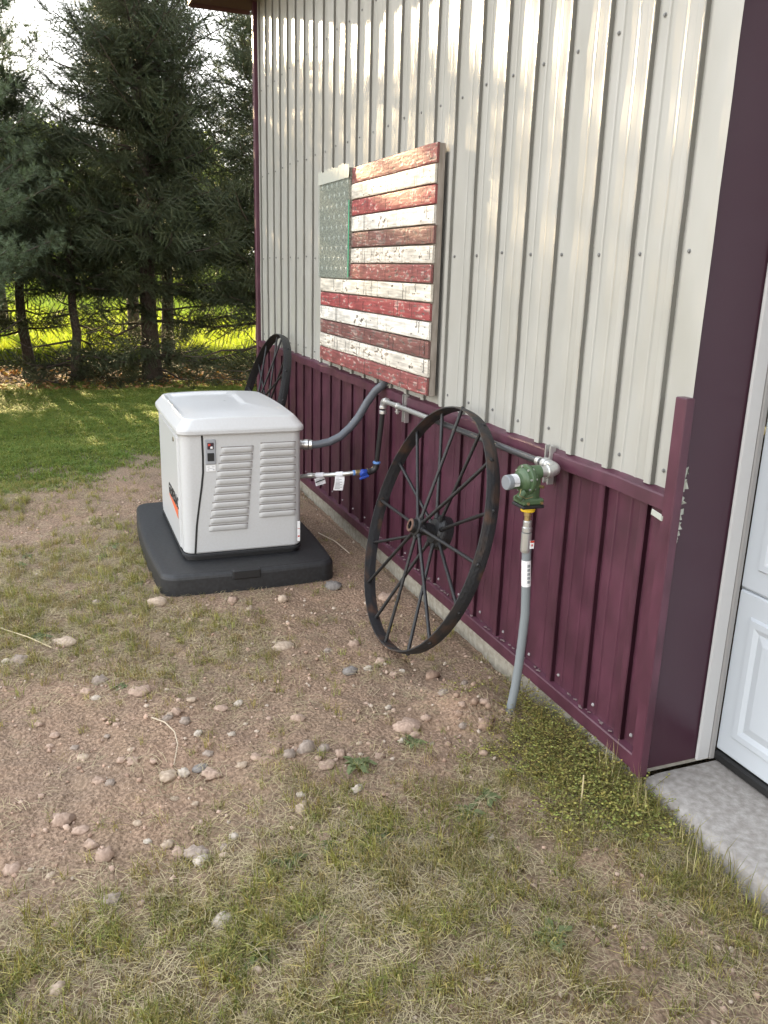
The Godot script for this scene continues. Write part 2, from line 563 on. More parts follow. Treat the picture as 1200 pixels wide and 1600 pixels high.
func stone_mesh(sd: int, rough: float) -> ArrayMesh:
	var f := FastNoiseLite.new()
	f.seed = sd; f.frequency = 0.9; f.fractal_octaves = 3
	var mb := MB.new()
	var nu := 15; var nv := 9
	var p := PackedVector3Array()
	for j in nv:
		var b := PI * j / (nv - 1)
		for i in nu:
			var a := TAU * (i % (nu - 1)) / (nu - 1)
			var d := Vector3(sin(b) * cos(a), cos(b), sin(b) * sin(a))
			p.append(d * (0.5 + rough * f.get_noise_3dv(d * 1.6)))
	var q := PackedVector3Array()
	for j in nv - 1:
		for i in nu - 1:
			var a := p[j * nu + i]; var b := p[j * nu + i + 1]; var d := p[(j + 1) * nu + i + 1]; var e := p[(j + 1) * nu + i]
			mb.tri(a, b, d, a.normalized(), b.normalized(), d.normalized())
			mb.tri(a, d, e, a.normalized(), d.normalized(), e.normalized())
	return mb.mesh()

# ---------------------------------------------------------------- barn
const WALL := 1.765          # plane of the cladding flats
const FAR := -7.72
const OPEN := -2.03          # jamb of the door opening
const TOP := 3.80
const RIB0 := -2.15

func clad_profile(z0: float, z1: float) -> Array:   # (z, out) points of ribbed steel, near to far
	var pts := [Vector2(z0, 0)]
	var k := 0
	while true:
		var zc := RIB0 - 0.2286 * k
		k += 1
		if zc < z1 + 0.04: break
		for m in [[0.0762, 0], [-0.0762, 1]]: pass
		if zc > z0 - 0.04: continue
		pts.append_array([Vector2(zc + 0.028, 0), Vector2(zc + 0.015, 0.0165), Vector2(zc - 0.015, 0.0165), Vector2(zc - 0.028, 0)])
		for m in [-0.0762, -0.1524]:
			var zm: float = zc + m
			if zm > z1 + 0.012:
				pts.append_array([Vector2(zm + 0.008, 0), Vector2(zm, 0.0028), Vector2(zm - 0.008, 0)])
	pts.append(Vector2(z1, 0))
	return pts

func rounded(pts: Array, r: float) -> Array:
	var o := [pts[0]]
	for i in range(1, pts.size() - 1):
		var a: Vector2 = pts[i - 1]; var b: Vector2 = pts[i]; var d: Vector2 = pts[i + 1]
		var k := minf(r, minf(a.distance_to(b), b.distance_to(d)) * 0.4)
		var p := b + (a - b).normalized() * k; var q := b + (d - b).normalized() * k
		o.append_array([p, p.lerp(b, 0.5).lerp(b.lerp(q, 0.5), 0.5), q])
	o.append(pts[-1])
	return o

func clad(z0: float, z1: float, y0: float, y1: float) -> ArrayMesh:
	var pr := rounded(clad_profile(z0, z1), 0.004)
	var mb := MB.new()
	var nn := []
	for i in pr.size():
		var t: Vector2 = pr[mini(i + 1, pr.size() - 1)] - pr[maxi(i - 1, 0)]
		nn.append(Vector3(-absf(t.x), 0, -t.y).normalized())     # z falls along the profile; out is -X
	var rows := maxi(2, int((y1 - y0) / 0.12))
	for j in rows:
		for i in pr.size() - 1:
			var a: Vector2 = pr[i]; var b: Vector2 = pr[i + 1]
			var ya := lerpf(y0, y1, float(j) / rows); var yb := lerpf(y0, y1, float(j + 1) / rows)
			var q := []
			for e in [[a, ya], [b, ya], [b, yb], [a, yb]]:
				var wave := relief.get_noise_2d(e[0].x * 9.0 + 77.0, e[1] * 5.0) * 0.0022
				q.append(Vector3(WALL - e[0].y + wave, e[1], e[0].x))
			var na: Vector3 = nn[i]; var nb: Vector3 = nn[i + 1]
			var n4 := []
			for e in [[a, ya, na], [b, ya, nb], [b, yb, nb], [a, yb, na]]:
				var gz := (relief.get_noise_2d((e[0].x + 0.02) * 9.0 + 77.0, e[1] * 5.0) - relief.get_noise_2d((e[0].x - 0.02) * 9.0 + 77.0, e[1] * 5.0)) * 0.0022 / 0.04
				var gy := (relief.get_noise_2d(e[0].x * 9.0 + 77.0, (e[1] + 0.02) * 5.0) - relief.get_noise_2d(e[0].x * 9.0 + 77.0, (e[1] - 0.02) * 5.0)) * 0.0022 / 0.04
				n4.append((e[2] + Vector3(0, gy, gz)).normalized())
			mb.tri(q[0], q[1], q[2], n4[0], n4[1], n4[2])
			mb.tri(q[0], q[2], q[3], n4[0], n4[2], n4[3])
	return mb.mesh()

func screw_mesh() -> ArrayMesh:
	var mb := MB.new()
	mb.lathe([Vector2(0.0072, 0), Vector2(0.0072, 0.0014), Vector2(0.0046, 0.0018), Vector2(0.0046, 0.005), Vector2(0.0, 0.0058)], Vector3.ZERO, Vector3(-1, 0, 0), 8)
	return mb.mesh()

func build_barn() -> void:
	var b := thing("barn", "cream and maroon ribbed steel barn with a recessed garage door", "building")
	# core: wall thickness, other sides, roof
	var mb := MB.new()
	mb.box(Vector3(WALL + 0.09, (TOP + 0.02) / 2, (FAR + OPEN) / 2 - 0.012), Vector3(0.16, TOP - 0.02, OPEN - FAR - 0.05))
	mb.box(Vector3(WALL + 0.09, 1.95, 3.4), Vector3(0.16, 3.7, 4.6))
	mb.box(Vector3(WALL + 0.09, 3.4, -0.47), Vector3(0.16, 0.78, 3.05))
	part("wall", mb.mesh(), mats.cream, b)
	mb = MB.new()
	mb.box(Vector3(7.0, 1.9, FAR + 0.06), Vector3(10.2, 3.75, 0.12))
	mb.box(Vector3(7.0, 1.9, 5.6), Vector3(10.2, 3.75, 0.12))
	mb.box(Vector3(12.1, 1.9, -1.0), Vector3(0.12, 3.75, 13.3))
	for z in [FAR + 0.06, 5.6]:
		mb.flat(Vector3(1.9, 3.78, z), Vector3(12.1, 3.78, z), Vector3(7.0, 5.4, z), Vector3(0, 0, signf(z)))
	part("end_wall", mb.mesh(), mats.cream, b)
	mb = MB.new()
	for s in [-1.0, 1.0]:
		var a := Vector3(7.0 + s * 5.85, TOP + 0.02, 0); var r := Vector3(7.0, TOP + 1.85, 0)
		var m := (a + r) / 2.0
		var d := (r - a).normalized()
		var nrm := Vector3(-d.y, d.x, 0) * (1.0 if s < 0 else -1.0)
		mb.box(m + nrm * 0.045 + Vector3(0, 0, -1.05), Vector3((r - a).length(), 0.03, 13.9), 0.0, Basis(d, nrm, d.cross(nrm)))
	part("roof", mb.mesh(), mats.maroon, b)
	mb = MB.new()
	mb.box(Vector3(WALL - 0.25, TOP + 0.0, -1.05), Vector3(0.51, 0.02, 13.85), 0.003)
	part("soffit", mb.mesh(), mats.brown, b)
	mb = MB.new()
	mb.box(Vector3(WALL - 0.515, TOP + 0.05, -1.05), Vector3(0.02, 0.17, 13.88), 0.004)
	mb.box(Vector3(WALL - 0.25, TOP + 0.05, -8.01), Vector3(0.51, 0.17, 0.02), 0.004)
	part("fascia", mb.mesh(), mats.brown, b)
	# cladding sheets, each with its screws
	var scr := screw_mesh()
	scr.surface_set_material(0, mats.screw)
	var scr2: ArrayMesh = scr.duplicate()
	scr2.surface_set_material(0, mats.screw_pale)
	var z0 := OPEN + 0.028
	var edge := RIB0 - 0.2286 * 3 + 0.09
	while z0 > FAR + 0.05:
		var z1 := maxf(edge, FAR + 0.03)
		var up := part("cream_sheet", clad(z0 + 0.0, z1, 1.045, TOP - 0.01), mats.cream, b)
		var low := part("maroon_sheet", clad(z0, z1, 0.105, 1.0), mats.maroon, b)
		var k := 0
		while true:
			var zs := RIB0 - 0.2286 * k + 0.056
			k += 1
			if zs < z1: break
			if zs > z0: continue
			for y in [1.105, 1.761, 2.437, 3.1]:
				again("screw", scr, up, Transform3D(Basis(Vector3.RIGHT, rng.randf() * 3.0), Vector3(WALL - 0.0005, y + jit(0.008), zs + jit(0.006))))
			again("screw", scr2, low, Transform3D(Basis(Vector3.RIGHT, rng.randf() * 3.0), Vector3(WALL - 0.0005, 0.155 + jit(0.008), zs + jit(0.006))))
		z0 = edge
		edge -= 0.9144
	# ledge trim between the two colours: sloped top, upright face
	mb = MB.new()
	var zl := FAR + 0.02; var zr := OPEN + 0.012
	var prof := [Vector2(0.0, 1.047), Vector2(0.026, 1.036), Vector2(0.029, 1.03), Vector2(0.031, 0.988), Vector2(0.0215, 0.984)]
	for i in prof.size() - 1:
		var k := 40
		for j in k:
			var za := lerpf(zl, zr, float(j) / k); var zb := lerpf(zl, zr, float(j + 1) / k)
			var wa := 0.002 * sin(j * 1.7); var wb := 0.002 * sin((j + 1) * 1.7)
			mb.quad(Vector3(WALL - prof[i].x + wa, prof[i].y + wa, za), Vector3(WALL - prof[i].x + wb, prof[i].y + wb, zb), Vector3(WALL - prof[i + 1].x + wb, prof[i + 1].y + wb, zb), Vector3(WALL - prof[i + 1].x + wa, prof[i + 1].y + wa, za), Vector3(-1, 0.3, 0))
	part("ledge_trim", mb.mesh(), mats.maroon, b)
	mb = MB.new()
	var pb := [Vector2(0.0, 0.122), Vector2(0.024, 0.115), Vector2(0.027, 0.110), Vector2(0.027, 0.062), Vector2(0.0, 0.060)]
	for i in pb.size() - 1:
		mb.quad(Vector3(WALL - pb[i].x, pb[i].y, zl), Vector3(WALL - pb[i].x, pb[i].y, zr), Vector3(WALL - pb[i + 1].x, pb[i + 1].y, zr), Vector3(WALL - pb[i + 1].x, pb[i + 1].y, zl), Vector3(-1, 0.2, 0))
	part("base_trim", mb.mesh(), mats.maroon, b)
	mb = MB.new()
	for i in 90:                                  # line of grit on the base trim
		var z := lerpf(-2.1, -5.0, rng.randf())
		mb.box(Vector3(WALL - 0.012 + jit(0.009), 0.1225 + jit(0.001), z), Vector3(0.006, 0.003, 0.014) * rng.randf_range(0.5, 1.4), 0.001, Basis(Vector3.UP, jit(1)))
	var gr := part("grit", mb.mesh(), mats.grit, b)
	gr.set_meta("kind", "stuff")
	# far corner post
	mb = MB.new()
	mb.box(Vector3(WALL - 0.004, TOP / 2 + 0.04, FAR - 0.012), Vector3(0.07, TOP - 0.1, 0.06), 0.005)
	part("corner_trim", mb.mesh(), mats.maroon, b)
	# trim at the opening, standing proud of the jamb with a dark gap
	mb = MB.new()
	mb.box(Vector3(WALL - 0.019, 0.70, OPEN + 0.018), Vector3(0.034, 1.285, 0.05), 0.003)
	part("edge_trim", mb.mesh(), mats.maroon, b)
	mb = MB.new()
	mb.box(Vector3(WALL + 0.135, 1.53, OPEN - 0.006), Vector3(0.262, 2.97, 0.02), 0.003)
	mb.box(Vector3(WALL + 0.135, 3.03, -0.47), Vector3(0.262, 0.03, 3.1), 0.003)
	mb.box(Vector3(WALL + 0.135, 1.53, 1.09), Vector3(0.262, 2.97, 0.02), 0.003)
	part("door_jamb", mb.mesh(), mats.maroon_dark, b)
	# torn pale film stuck in the gap
	for i in 6:
		mb = MB.new()
		var y := 1.105 - 0.042 * i + jit(0.008)
		var p := PackedVector3Array()
		for j in 4:
			for k in 4:
				p.append(Vector3(WALL + 0.004 + 0.007 * k + jit(0.008) - i * 0.001, y + 0.010 * (j - 1.5) + jit(0.008), OPEN + 0.010 + absf(jit(0.02))))
		mb.grid(p, 4, 4, Vector3(0, 0, 1))
		part("torn_film", mb.mesh(), mats.film, b)
	mb = MB.new()
	mb.box(Vector3(WALL - 0.034, 0.965, OPEN - 0.025), Vector3(0.004, 0.02, 0.06), 0.0015, Basis(Vector3.RIGHT, 0.15))
	part("caulk_patch", mb.mesh(), mats.film, b)
	# pale stop strip with screws, and the grey seal
	mb = MB.new()
	mb.box(Vector3(2.022, 1.53, OPEN + 0.011), Vector3(0.056, 2.955, 0.013), 0.005)
	var stop := part("stop_strip", mb.mesh(), mats.pale_vinyl, b)
	for i in 9:
		again("screw", scr, stop, Transform3D(Basis(Vector3.UP, -PI / 2).scaled(Vector3(0.7, 0.7, 0.7)), Vector3(2.026 + jit(0.006), 0.14 + 0.235 * i + jit(0.04), OPEN + 0.0175)))
	mb = MB.new()
	mb.box(Vector3(2.0625, 1.53, OPEN + 0.008), Vector3(0.024, 2.96, 0.022), 0.004)
	part("door_seal", mb.mesh(), mats.seal, b)
	# garage door of raised-panel sections
	var door := part("garage_door", BoxMesh.new(), mats.door, b)
	(door.mesh as BoxMesh).size = Vector3(0.03, 2.96, 3.12)
	door.position = Vector3(2.112, 1.56, -0.47)
	for s in 5:
		var y0 := 0.088 + 0.61 * s
		mb = MB.new()
		mb.box(Vector3(2.09, y0 + 0.303, -0.47), Vector3(0.02, 0.603, 3.10), 0.006)
		for k in 4:
			var zc := -1.655 + 0.79 * k
			var yc := y0 + 0.303
			# sunk moulding, then a raised field
			var rr := []
			for e in [[0.29, 0.215, 0.0], [0.275, 0.20, -0.006], [0.255, 0.18, -0.006], [0.225, 0.15, 0.006]]:
				rr.append([Vector3(2.0785 - e[2], yc - e[1], zc - e[0]), Vector3(2.0785 - e[2], yc - e[1], zc + e[0]), Vector3(2.0785 - e[2], yc + e[1], zc + e[0]), Vector3(2.0785 - e[2], yc + e[1], zc - e[0])])
			var ro := [Vector3(2.0795, yc - 0.29, zc - 0.29), Vector3(2.0795, yc - 0.29, zc + 0.29), Vector3(2.0795, yc + 0.29, zc + 0.29), Vector3(2.0795, yc + 0.29, zc - 0.29)]
			# proud frame lip so that the moulding reads against the flat sheet
			var levels := [[0.30, 0.225, 0.0], [0.292, 0.217, 0.009], [0.272, 0.197, 0.009], [0.255, 0.18, 0.002], [0.225, 0.15, 0.010]]
			for i in levels.size() - 1:
				var A: Array = levels[i]; var B: Array = levels[i + 1]
				var cs := [Vector2(-1, -1), Vector2(1, -1), Vector2(1, 1), Vector2(-1, 1)]
				for j in 4:
					var c0: Vector2 = cs[j]; var c1: Vector2 = cs[(j + 1) % 4]
					mb.quad(Vector3(2.0798 - A[2], yc + c0.y * A[1], zc + c0.x * A[0]), Vector3(2.0798 - A[2], yc + c1.y * A[1], zc + c1.x * A[0]), Vector3(2.0798 - B[2], yc + c1.y * B[1], zc + c1.x * B[0]), Vector3(2.0798 - B[2], yc + c0.y * B[1], zc + c0.x * B[0]), Vector3(-1, 0, 0))
			mb.quad(Vector3(2.0698, yc - 0.15, zc - 0.225), Vector3(2.0698, yc - 0.15, zc + 0.225), Vector3(2.0698, yc + 0.15, zc + 0.225), Vector3(2.0698, yc + 0.15, zc - 0.225), Vector3(-1, 0, 0))
		var se := part("door_section", mb.mesh(), mats.door, door, -door.position)
	mb = MB.new()
	mb.box(Vector3(2.088, 0.066, -0.47), Vector3(0.034, 0.038, 3.1), 0.008)
	part("bottom_seal", mb.mesh(), mats.rubber, door, -door.position)
	# concrete footing under the cladding
	mb = MB.new()
	concrete(mb, FAR, OPEN + 0.02, 0.0585, WALL + 0.2)
	part("foundation", mb.mesh(), mats.concrete_pale, b)
	# slab in front of the door
	mb = MB.new()
	concrete(mb, OPEN + 0.022, 4.0, 0.045, 2.6)
	var ap := part("concrete_apron", mb.mesh(), mats.concrete, self)
	ap.set_meta("kind", "structure")
	ap.set_meta("label", "rough grey concrete slab edge below the white garage door")

func concrete(mb: MB, za: float, zb: float, top: float, back: float) -> void:
	var k := int((zb - za) / 0.035)
	var p := PackedVector3Array()
	var prof := [Vector2(-0.012, -0.25), Vector2(-0.006, top - 0.03), Vector2(0.0, top - 0.012), Vector2(0.008, top - 0.003), Vector2(0.022, top), Vector2(0.06, top), Vector2(0.14, top), Vector2(0.3, top), Vector2(back - WALL, top)]
	for j in prof.size():
		for i in k + 1:
			var z := lerpf(za, zb, float(i) / k)
			var e: float = fine.get_noise_2d(z * 14.0, j * 3.0) * (0.008 if j < 4 else 0.0012) + relief.get_noise_2d(z * 4.0, 3.0) * (0.012 if j < 4 else 0.0)
			if j < 5 and fine.get_noise_2d(z * 9.0, 55.0) > 0.28: e += 0.01
			p.append(Vector3(WALL + prof[j].x + e, prof[j].y - (absf(e) * 0.5 if j > 1 else 0.0), z))
	mb.grid(p, k + 1, prof.size(), Vector3(-0.5, 1, 0))

# ---------------------------------------------------------------- generator
func outline(cx: float, cz: float, hx: float, hz: float, r: float, y: float, bulge := 0.0, per := 7) -> PackedVector3Array:
	var o := PackedVector3Array()
	var corners := [Vector2(1, -1), Vector2(1, 1), Vector2(-1, 1), Vector2(-1, -1)]
	for q in 4:
		var s: Vector2 = corners[q]
		var a0 := -PI / 2 + q * PI / 2
		for i in per:
			var a := a0 + PI / 2 * i / (per - 1)
			o.append(Vector3(s.x * (hx - r) + r * cos(a), y, s.y * (hz - r) + r * sin(a)))
		# points along the next side
		var s2: Vector2 = corners[(q + 1) % 4]
		var e := o[o.size() - 1]
		var a1 := a0 + PI / 2
		var f := Vector3(s2.x * (hx - r) + r * cos(a1), y, s2.y * (hz - r) + r * sin(a1))
		for i in 5:
			o.append(e.lerp(f, (i + 1) / 6.0))
	if bulge != 0.0:
		for i in o.size():
			var p := o[i]
			p.x += signf(p.x) * bulge * (1.0 - pow(p.z / hz, 2)) * smoothstep(0.0, hx, absf(p.x))
			p.z += signf(p.z) * bulge * 0.6 * (1.0 - pow(p.x / hx, 2)) * smoothstep(0.0, hz, absf(p.z))
			o[i] = p
	for i in o.size(): o[i] += Vector3(cx, 0, cz)
	return o

func build_generator() -> void:
	var cx := 0.91; var cz := -4.975
	# moulded black pad it stands on
	var pad := thing("generator_pad", "black moulded pad bedded in the soil under the white generator", "pad")
	var mb := MB.new()
	var px := 0.905; var pz := -5.0
	mb.loft([outline(px, pz, 0.475, 0.755, 0.07, -0.03, 0.035), outline(px, pz, 0.472, 0.752, 0.07, 0.085, 0.035), outline(px, pz, 0.468, 0.748, 0.07, 0.097, 0.035), outline(px, pz, 0.458, 0.738, 0.065, 0.108, 0.035), outline(px, pz, 0.44, 0.72, 0.06, 0.111, 0.035)])
	part("pad_body", mb.mesh(), mats.pad, pad)
	mb = MB.new()
	mb.box(Vector3(0.87, 0.093, -4.235), Vector3(0.15, 0.052, 0.045), 0.006)
	part("pad_notch", mb.mesh(), mats.pad_black, pad)
	# cabinet
	var g := thing("generator", "white standby generator with louvred end panel and domed lid", "generator")
	mb = MB.new()
	mb.loft([outline(cx, cz, 0.322, 0.512, 0.05, 0.1115), outline(cx, cz, 0.322, 0.512, 0.05, 0.142)], true)
	part("base_frame", mb.mesh(), mats.pad_black, g)
	mb = MB.new()
	mb.loft([outline(cx, cz, 0.338, 0.528, 0.06, 0.134), outline(cx, cz, 0.338, 0.528, 0.06, 0.145), outline(cx, cz, 0.333, 0.523, 0.06, 0.149)], true)
	part("base_lip", mb.mesh(), mats.pad, g)
	mb = MB.new()
	mb.loft([outline(cx, cz, 0.328, 0.518, 0.055, 0.152), outline(cx, cz, 0.333, 0.523, 0.055, 0.16), outline(cx, cz, 0.333, 0.523, 0.055, 0.50), outline(cx, cz, 0.333, 0.523, 0.055, 0.822)], false)
	part("cabinet", mb.mesh(), mats.shell, g)
	# lid
	mb = MB.new()
	var rings := []
	for e in [[-0.006, 0.815], [0.012, 0.816], [0.016, 0.822], [0.016, 0.838], [0.013, 0.846], [-0.022, 0.884], [-0.030, 0.890]]:
		rings.append(outline(cx, cz, 0.333 + e[0], 0.523 + e[0], 0.06, e[1], 0.006))
	for i in range(1, rings.size()):             # crown of the lid: the whole rim rises towards the middle of each side
		for j in rings[i].size():
			var p: Vector3 = rings[i][j]
			var w := 0.014 * (1.0 - pow((p.x - cx) / 0.36, 2)) + 0.012 * (1.0 - pow((p.z - cz) / 0.55, 2))
			if i > 4: p.y += w
			rings[i][j] = p
	mb.loft(rings, false)
	var edge: PackedVector3Array = rings[rings.size() - 1]
	var kk := edge.size()
	var p := PackedVector3Array()
	for r in 41:
		var f := 1.0 - r / 40.0
		for j in kk + 1:
			var e: Vector3 = edge[j % kk]
			var x := (e.x - cx) * f; var z := (e.z - cz) * f
			var y := 0.890 + 0.014 * (1.0 - pow(x / 0.36, 2)) + 0.012 * (1.0 - pow(z / 0.55, 2)) + 0.016 * (1.0 - f * f)
			var inner := smoothstep(1.0, 0.93, f)
			# lower field on the left and front, raised rear right
			var low := smoothstep(0.10, 0.07, x + 0.05 * z) * smoothstep(-0.40, -0.36, z) * smoothstep(0.42, 0.0, z)
			y -= inner * 0.016 * low
			p.append(Vector3(cx + x, y, cz + z))
	mb.grid(p, kk + 1, 41, Vector3.UP)
	part("lid", mb.mesh(), mats.shell, g)
	# the front panel and its curved seam
	var zf := cz + 0.523
	var seam := [Vector3(0.690, 0.815, 0), Vector3(0.692, 0.70, 0), Vector3(0.690, 0.61, 0), Vector3(0.680, 0.53, 0), Vector3(0.664, 0.43, 0), Vector3(0.647, 0.317, 0), Vector3(0.634, 0.155, 0)]
	mb = MB.new()
	for i in seam.size() - 1:
		var a: Vector3 = seam[i]; var b: Vector3 = seam[i + 1]
		for w in 3:
			var a2 := a.lerp(b, w / 3.0) + Vector3(0, 0, zf + 0.0025); var b2 := a.lerp(b, (w + 1) / 3.0) + Vector3(0, 0, zf + 0.0025)
			mb.quad(a2 - Vector3(0.0055, 0, 0), a2 + Vector3(0.0055, 0, 0), b2 + Vector3(0.0055, 0, 0), b2 - Vector3(0.0055, 0, 0), Vector3(0, 0, 1))
	part("panel_seam", mb.mesh(), mats.rubber, g)
	# louvres: two columns of scoops with a dark slot at the top
	for col in 2:
		for row in 11:
			if col == 1 and row == 10: continue
			var y := 0.738 - 0.0436 * row - (0.0 if col == 0 else -0.014)
			var xl := lerpf(0.790, 0.712, row / 10.0) if col == 0 else lerpf(1.006, 0.993, row / 10.0)
			var xr := lerpf(0.968, 0.930, row / 10.0) if col == 0 else 1.205
			y += 0.004 * (xl - 0.7) * 0
			var lp := PackedVector3Array()
			var slot := MB.new()
			var nu := 21; var nv := 9
			for j in nv:
				var t := float(j) / (nv - 1)
				for i in nu:
					var u := float(i) / (nu - 1)
					var ends := sqrt(1.0 - pow(1.0 - clampf(minf(u, 1.0 - u) * 7.0, 0, 1), 2))
					var out := 0.013 * ends * sqrt(maxf(0.0, 1.0 - pow((t - 0.12) / 0.88, 2))) * (0.86 + 0.14 * minf(1.0, t * 8.0))
					lp.append(Vector3(lerpf(xl, xr, u), y + 0.006 * ends * (1 - t) - 0.028 * t, zf + 0.0012 + out))
			var lm := MB.new()
			lm.grid(lp, nu, nv, Vector3(0, 0.2, 1))
			var lo := part("louvre", lm.mesh(), mats.shell, g)
			for i in nu - 1:
				var a := lp[i] - Vector3(0, 0.0008, 0.0008); var b2 := lp[i + 1] - Vector3(0, 0.0008, 0.0008)
				slot.quad(a, b2, Vector3(b2.x, y + 0.009, zf + 0.002), Vector3(a.x, y + 0.009, zf + 0.002), Vector3(0, 1, 0))
			part("slot", slot.mesh(), mats.slot, lo)
	# status window, switch and small sticker
	mb = MB.new()
	mb.box(Vector3(0.733, 0.722, zf + 0.003), Vector3(0.058, 0.135, 0.009), 0.004)
	var cp := part("control_plate", mb.mesh(), mats.grey_plastic, g)
	mb = MB.new()
	mb.box(Vector3(0.733, 0.755, zf + 0.008), Vector3(0.034, 0.036, 0.006), 0.002)
	part("indicator_window", mb.mesh(), mats.dark_glass, cp)
	mb = MB.new()
	mb.box(Vector3(0.726, 0.762, zf + 0.0115), Vector3(0.012, 0.012, 0.003), 0.001)
	part("red_lamp", mb.mesh(), mats.red_lamp, cp)
	mb = MB.new()
	mb.box(Vector3(0.738, 0.747, zf + 0.0115), Vector3(0.012, 0.012, 0.003), 0.001)
	part("pale_lamp", mb.mesh(), mats.sticker, cp)
	mb = MB.new()
	mb.box(Vector3(0.733, 0.695, zf + 0.008), Vector3(0.036, 0.044, 0.006), 0.002)
	part("switch_cover", mb.mesh(), mats.rubber, cp)
	mb = MB.new()
	mb.box(Vector3(0.733, 0.632, zf + 0.0022), Vector3(0.05, 0.034, 0.002), 0.0005)
	part("info_sticker", mb.mesh(), mats.sticker, g)
	mb = MB.new()
	for e in [[-0.013, 0.008, 0.012, 0.003], [0.012, 0.008, 0.014, 0.003], [0, 0.0, 0.03, 0.002], [-0.014, -0.008, 0.009, 0.004], [0.014, -0.008, 0.009, 0.004]]:
		mb.box(Vector3(0.733 + e[0], 0.632 + e[1], zf + 0.0034), Vector3(e[2], e[3], 0.0006))
	part("sticker_print", mb.mesh(), mats.grey_plastic, g)
	mb = MB.new()
	mb.box(Vector3(1.222, 0.235, zf + 0.0008), Vector3(0.016, 0.12, 0.002), 0.0005)
	part("edge_sticker", mb.mesh(), mats.sticker, g)
	mb = MB.new()
	mb.box(Vector3(1.222, 0.205, zf + 0.0022), Vector3(0.012, 0.008, 0.0008))
	mb.box(Vector3(1.222, 0.25, zf + 0.0022), Vector3(0.012, 0.003, 0.0008))
	part("edge_sticker_print", mb.mesh(), mats.red_lamp, g)
	# left long side: door panel, lock, lettering
	var xs := cx - 0.333
	mb = MB.new()
	mb.box(Vector3(xs - 0.001, 0.475, -4.955), Vector3(0.014, 0.63, 0.80), 0.006)
	part("side_panel", mb.mesh(), mats.shell, g)
	mb = MB.new()
	mb.lathe([Vector2(0.0, 0.004), Vector2(0.012, 0.004), Vector2(0.014, 0.0)], Vector3(xs - 0.008, 0.755, -4.68), Vector3(-1, 0, 0), 16)
	mb.lathe([Vector2(0.014, 0.0), Vector2(0.012, 0.004), Vector2(0.0, 0.004)], Vector3(xs - 0.008, 0.755, -4.68), Vector3(-1, 0, 0), 16)
	part("lock", mb.mesh(), mats.lock, g)
	var font := SystemFont.new()
	font.font_names = PackedStringArray(["Droid Sans"])
	font.font_weight = 700
	font.font_italic = true
	var tm := TextMesh.new()
	tm.text = "GENERAC"
	tm.font = font
	tm.font_size = 48
	tm.pixel_size = 0.0019
	tm.depth = 0.002
	var lg := part("lettering", tm, mats.ink, g, Vector3(xs - 0.0092, 0.41, -4.775))
	lg.rotation.y = -PI / 2
	mb = MB.new()
	for e in [[-4.98, 0.372, 0.368, -4.60, 0.383, 0.325]]:
		var X := xs - 0.0092
		mb.quad(Vector3(X, 0.374, -4.98), Vector3(X, 0.368, -4.98), Vector3(X, 0.318, -4.595), Vector3(X, 0.378, -4.60), Vector3(-1, 0, 0))
	part("orange_flash", mb.mesh(), mats.orange, g)

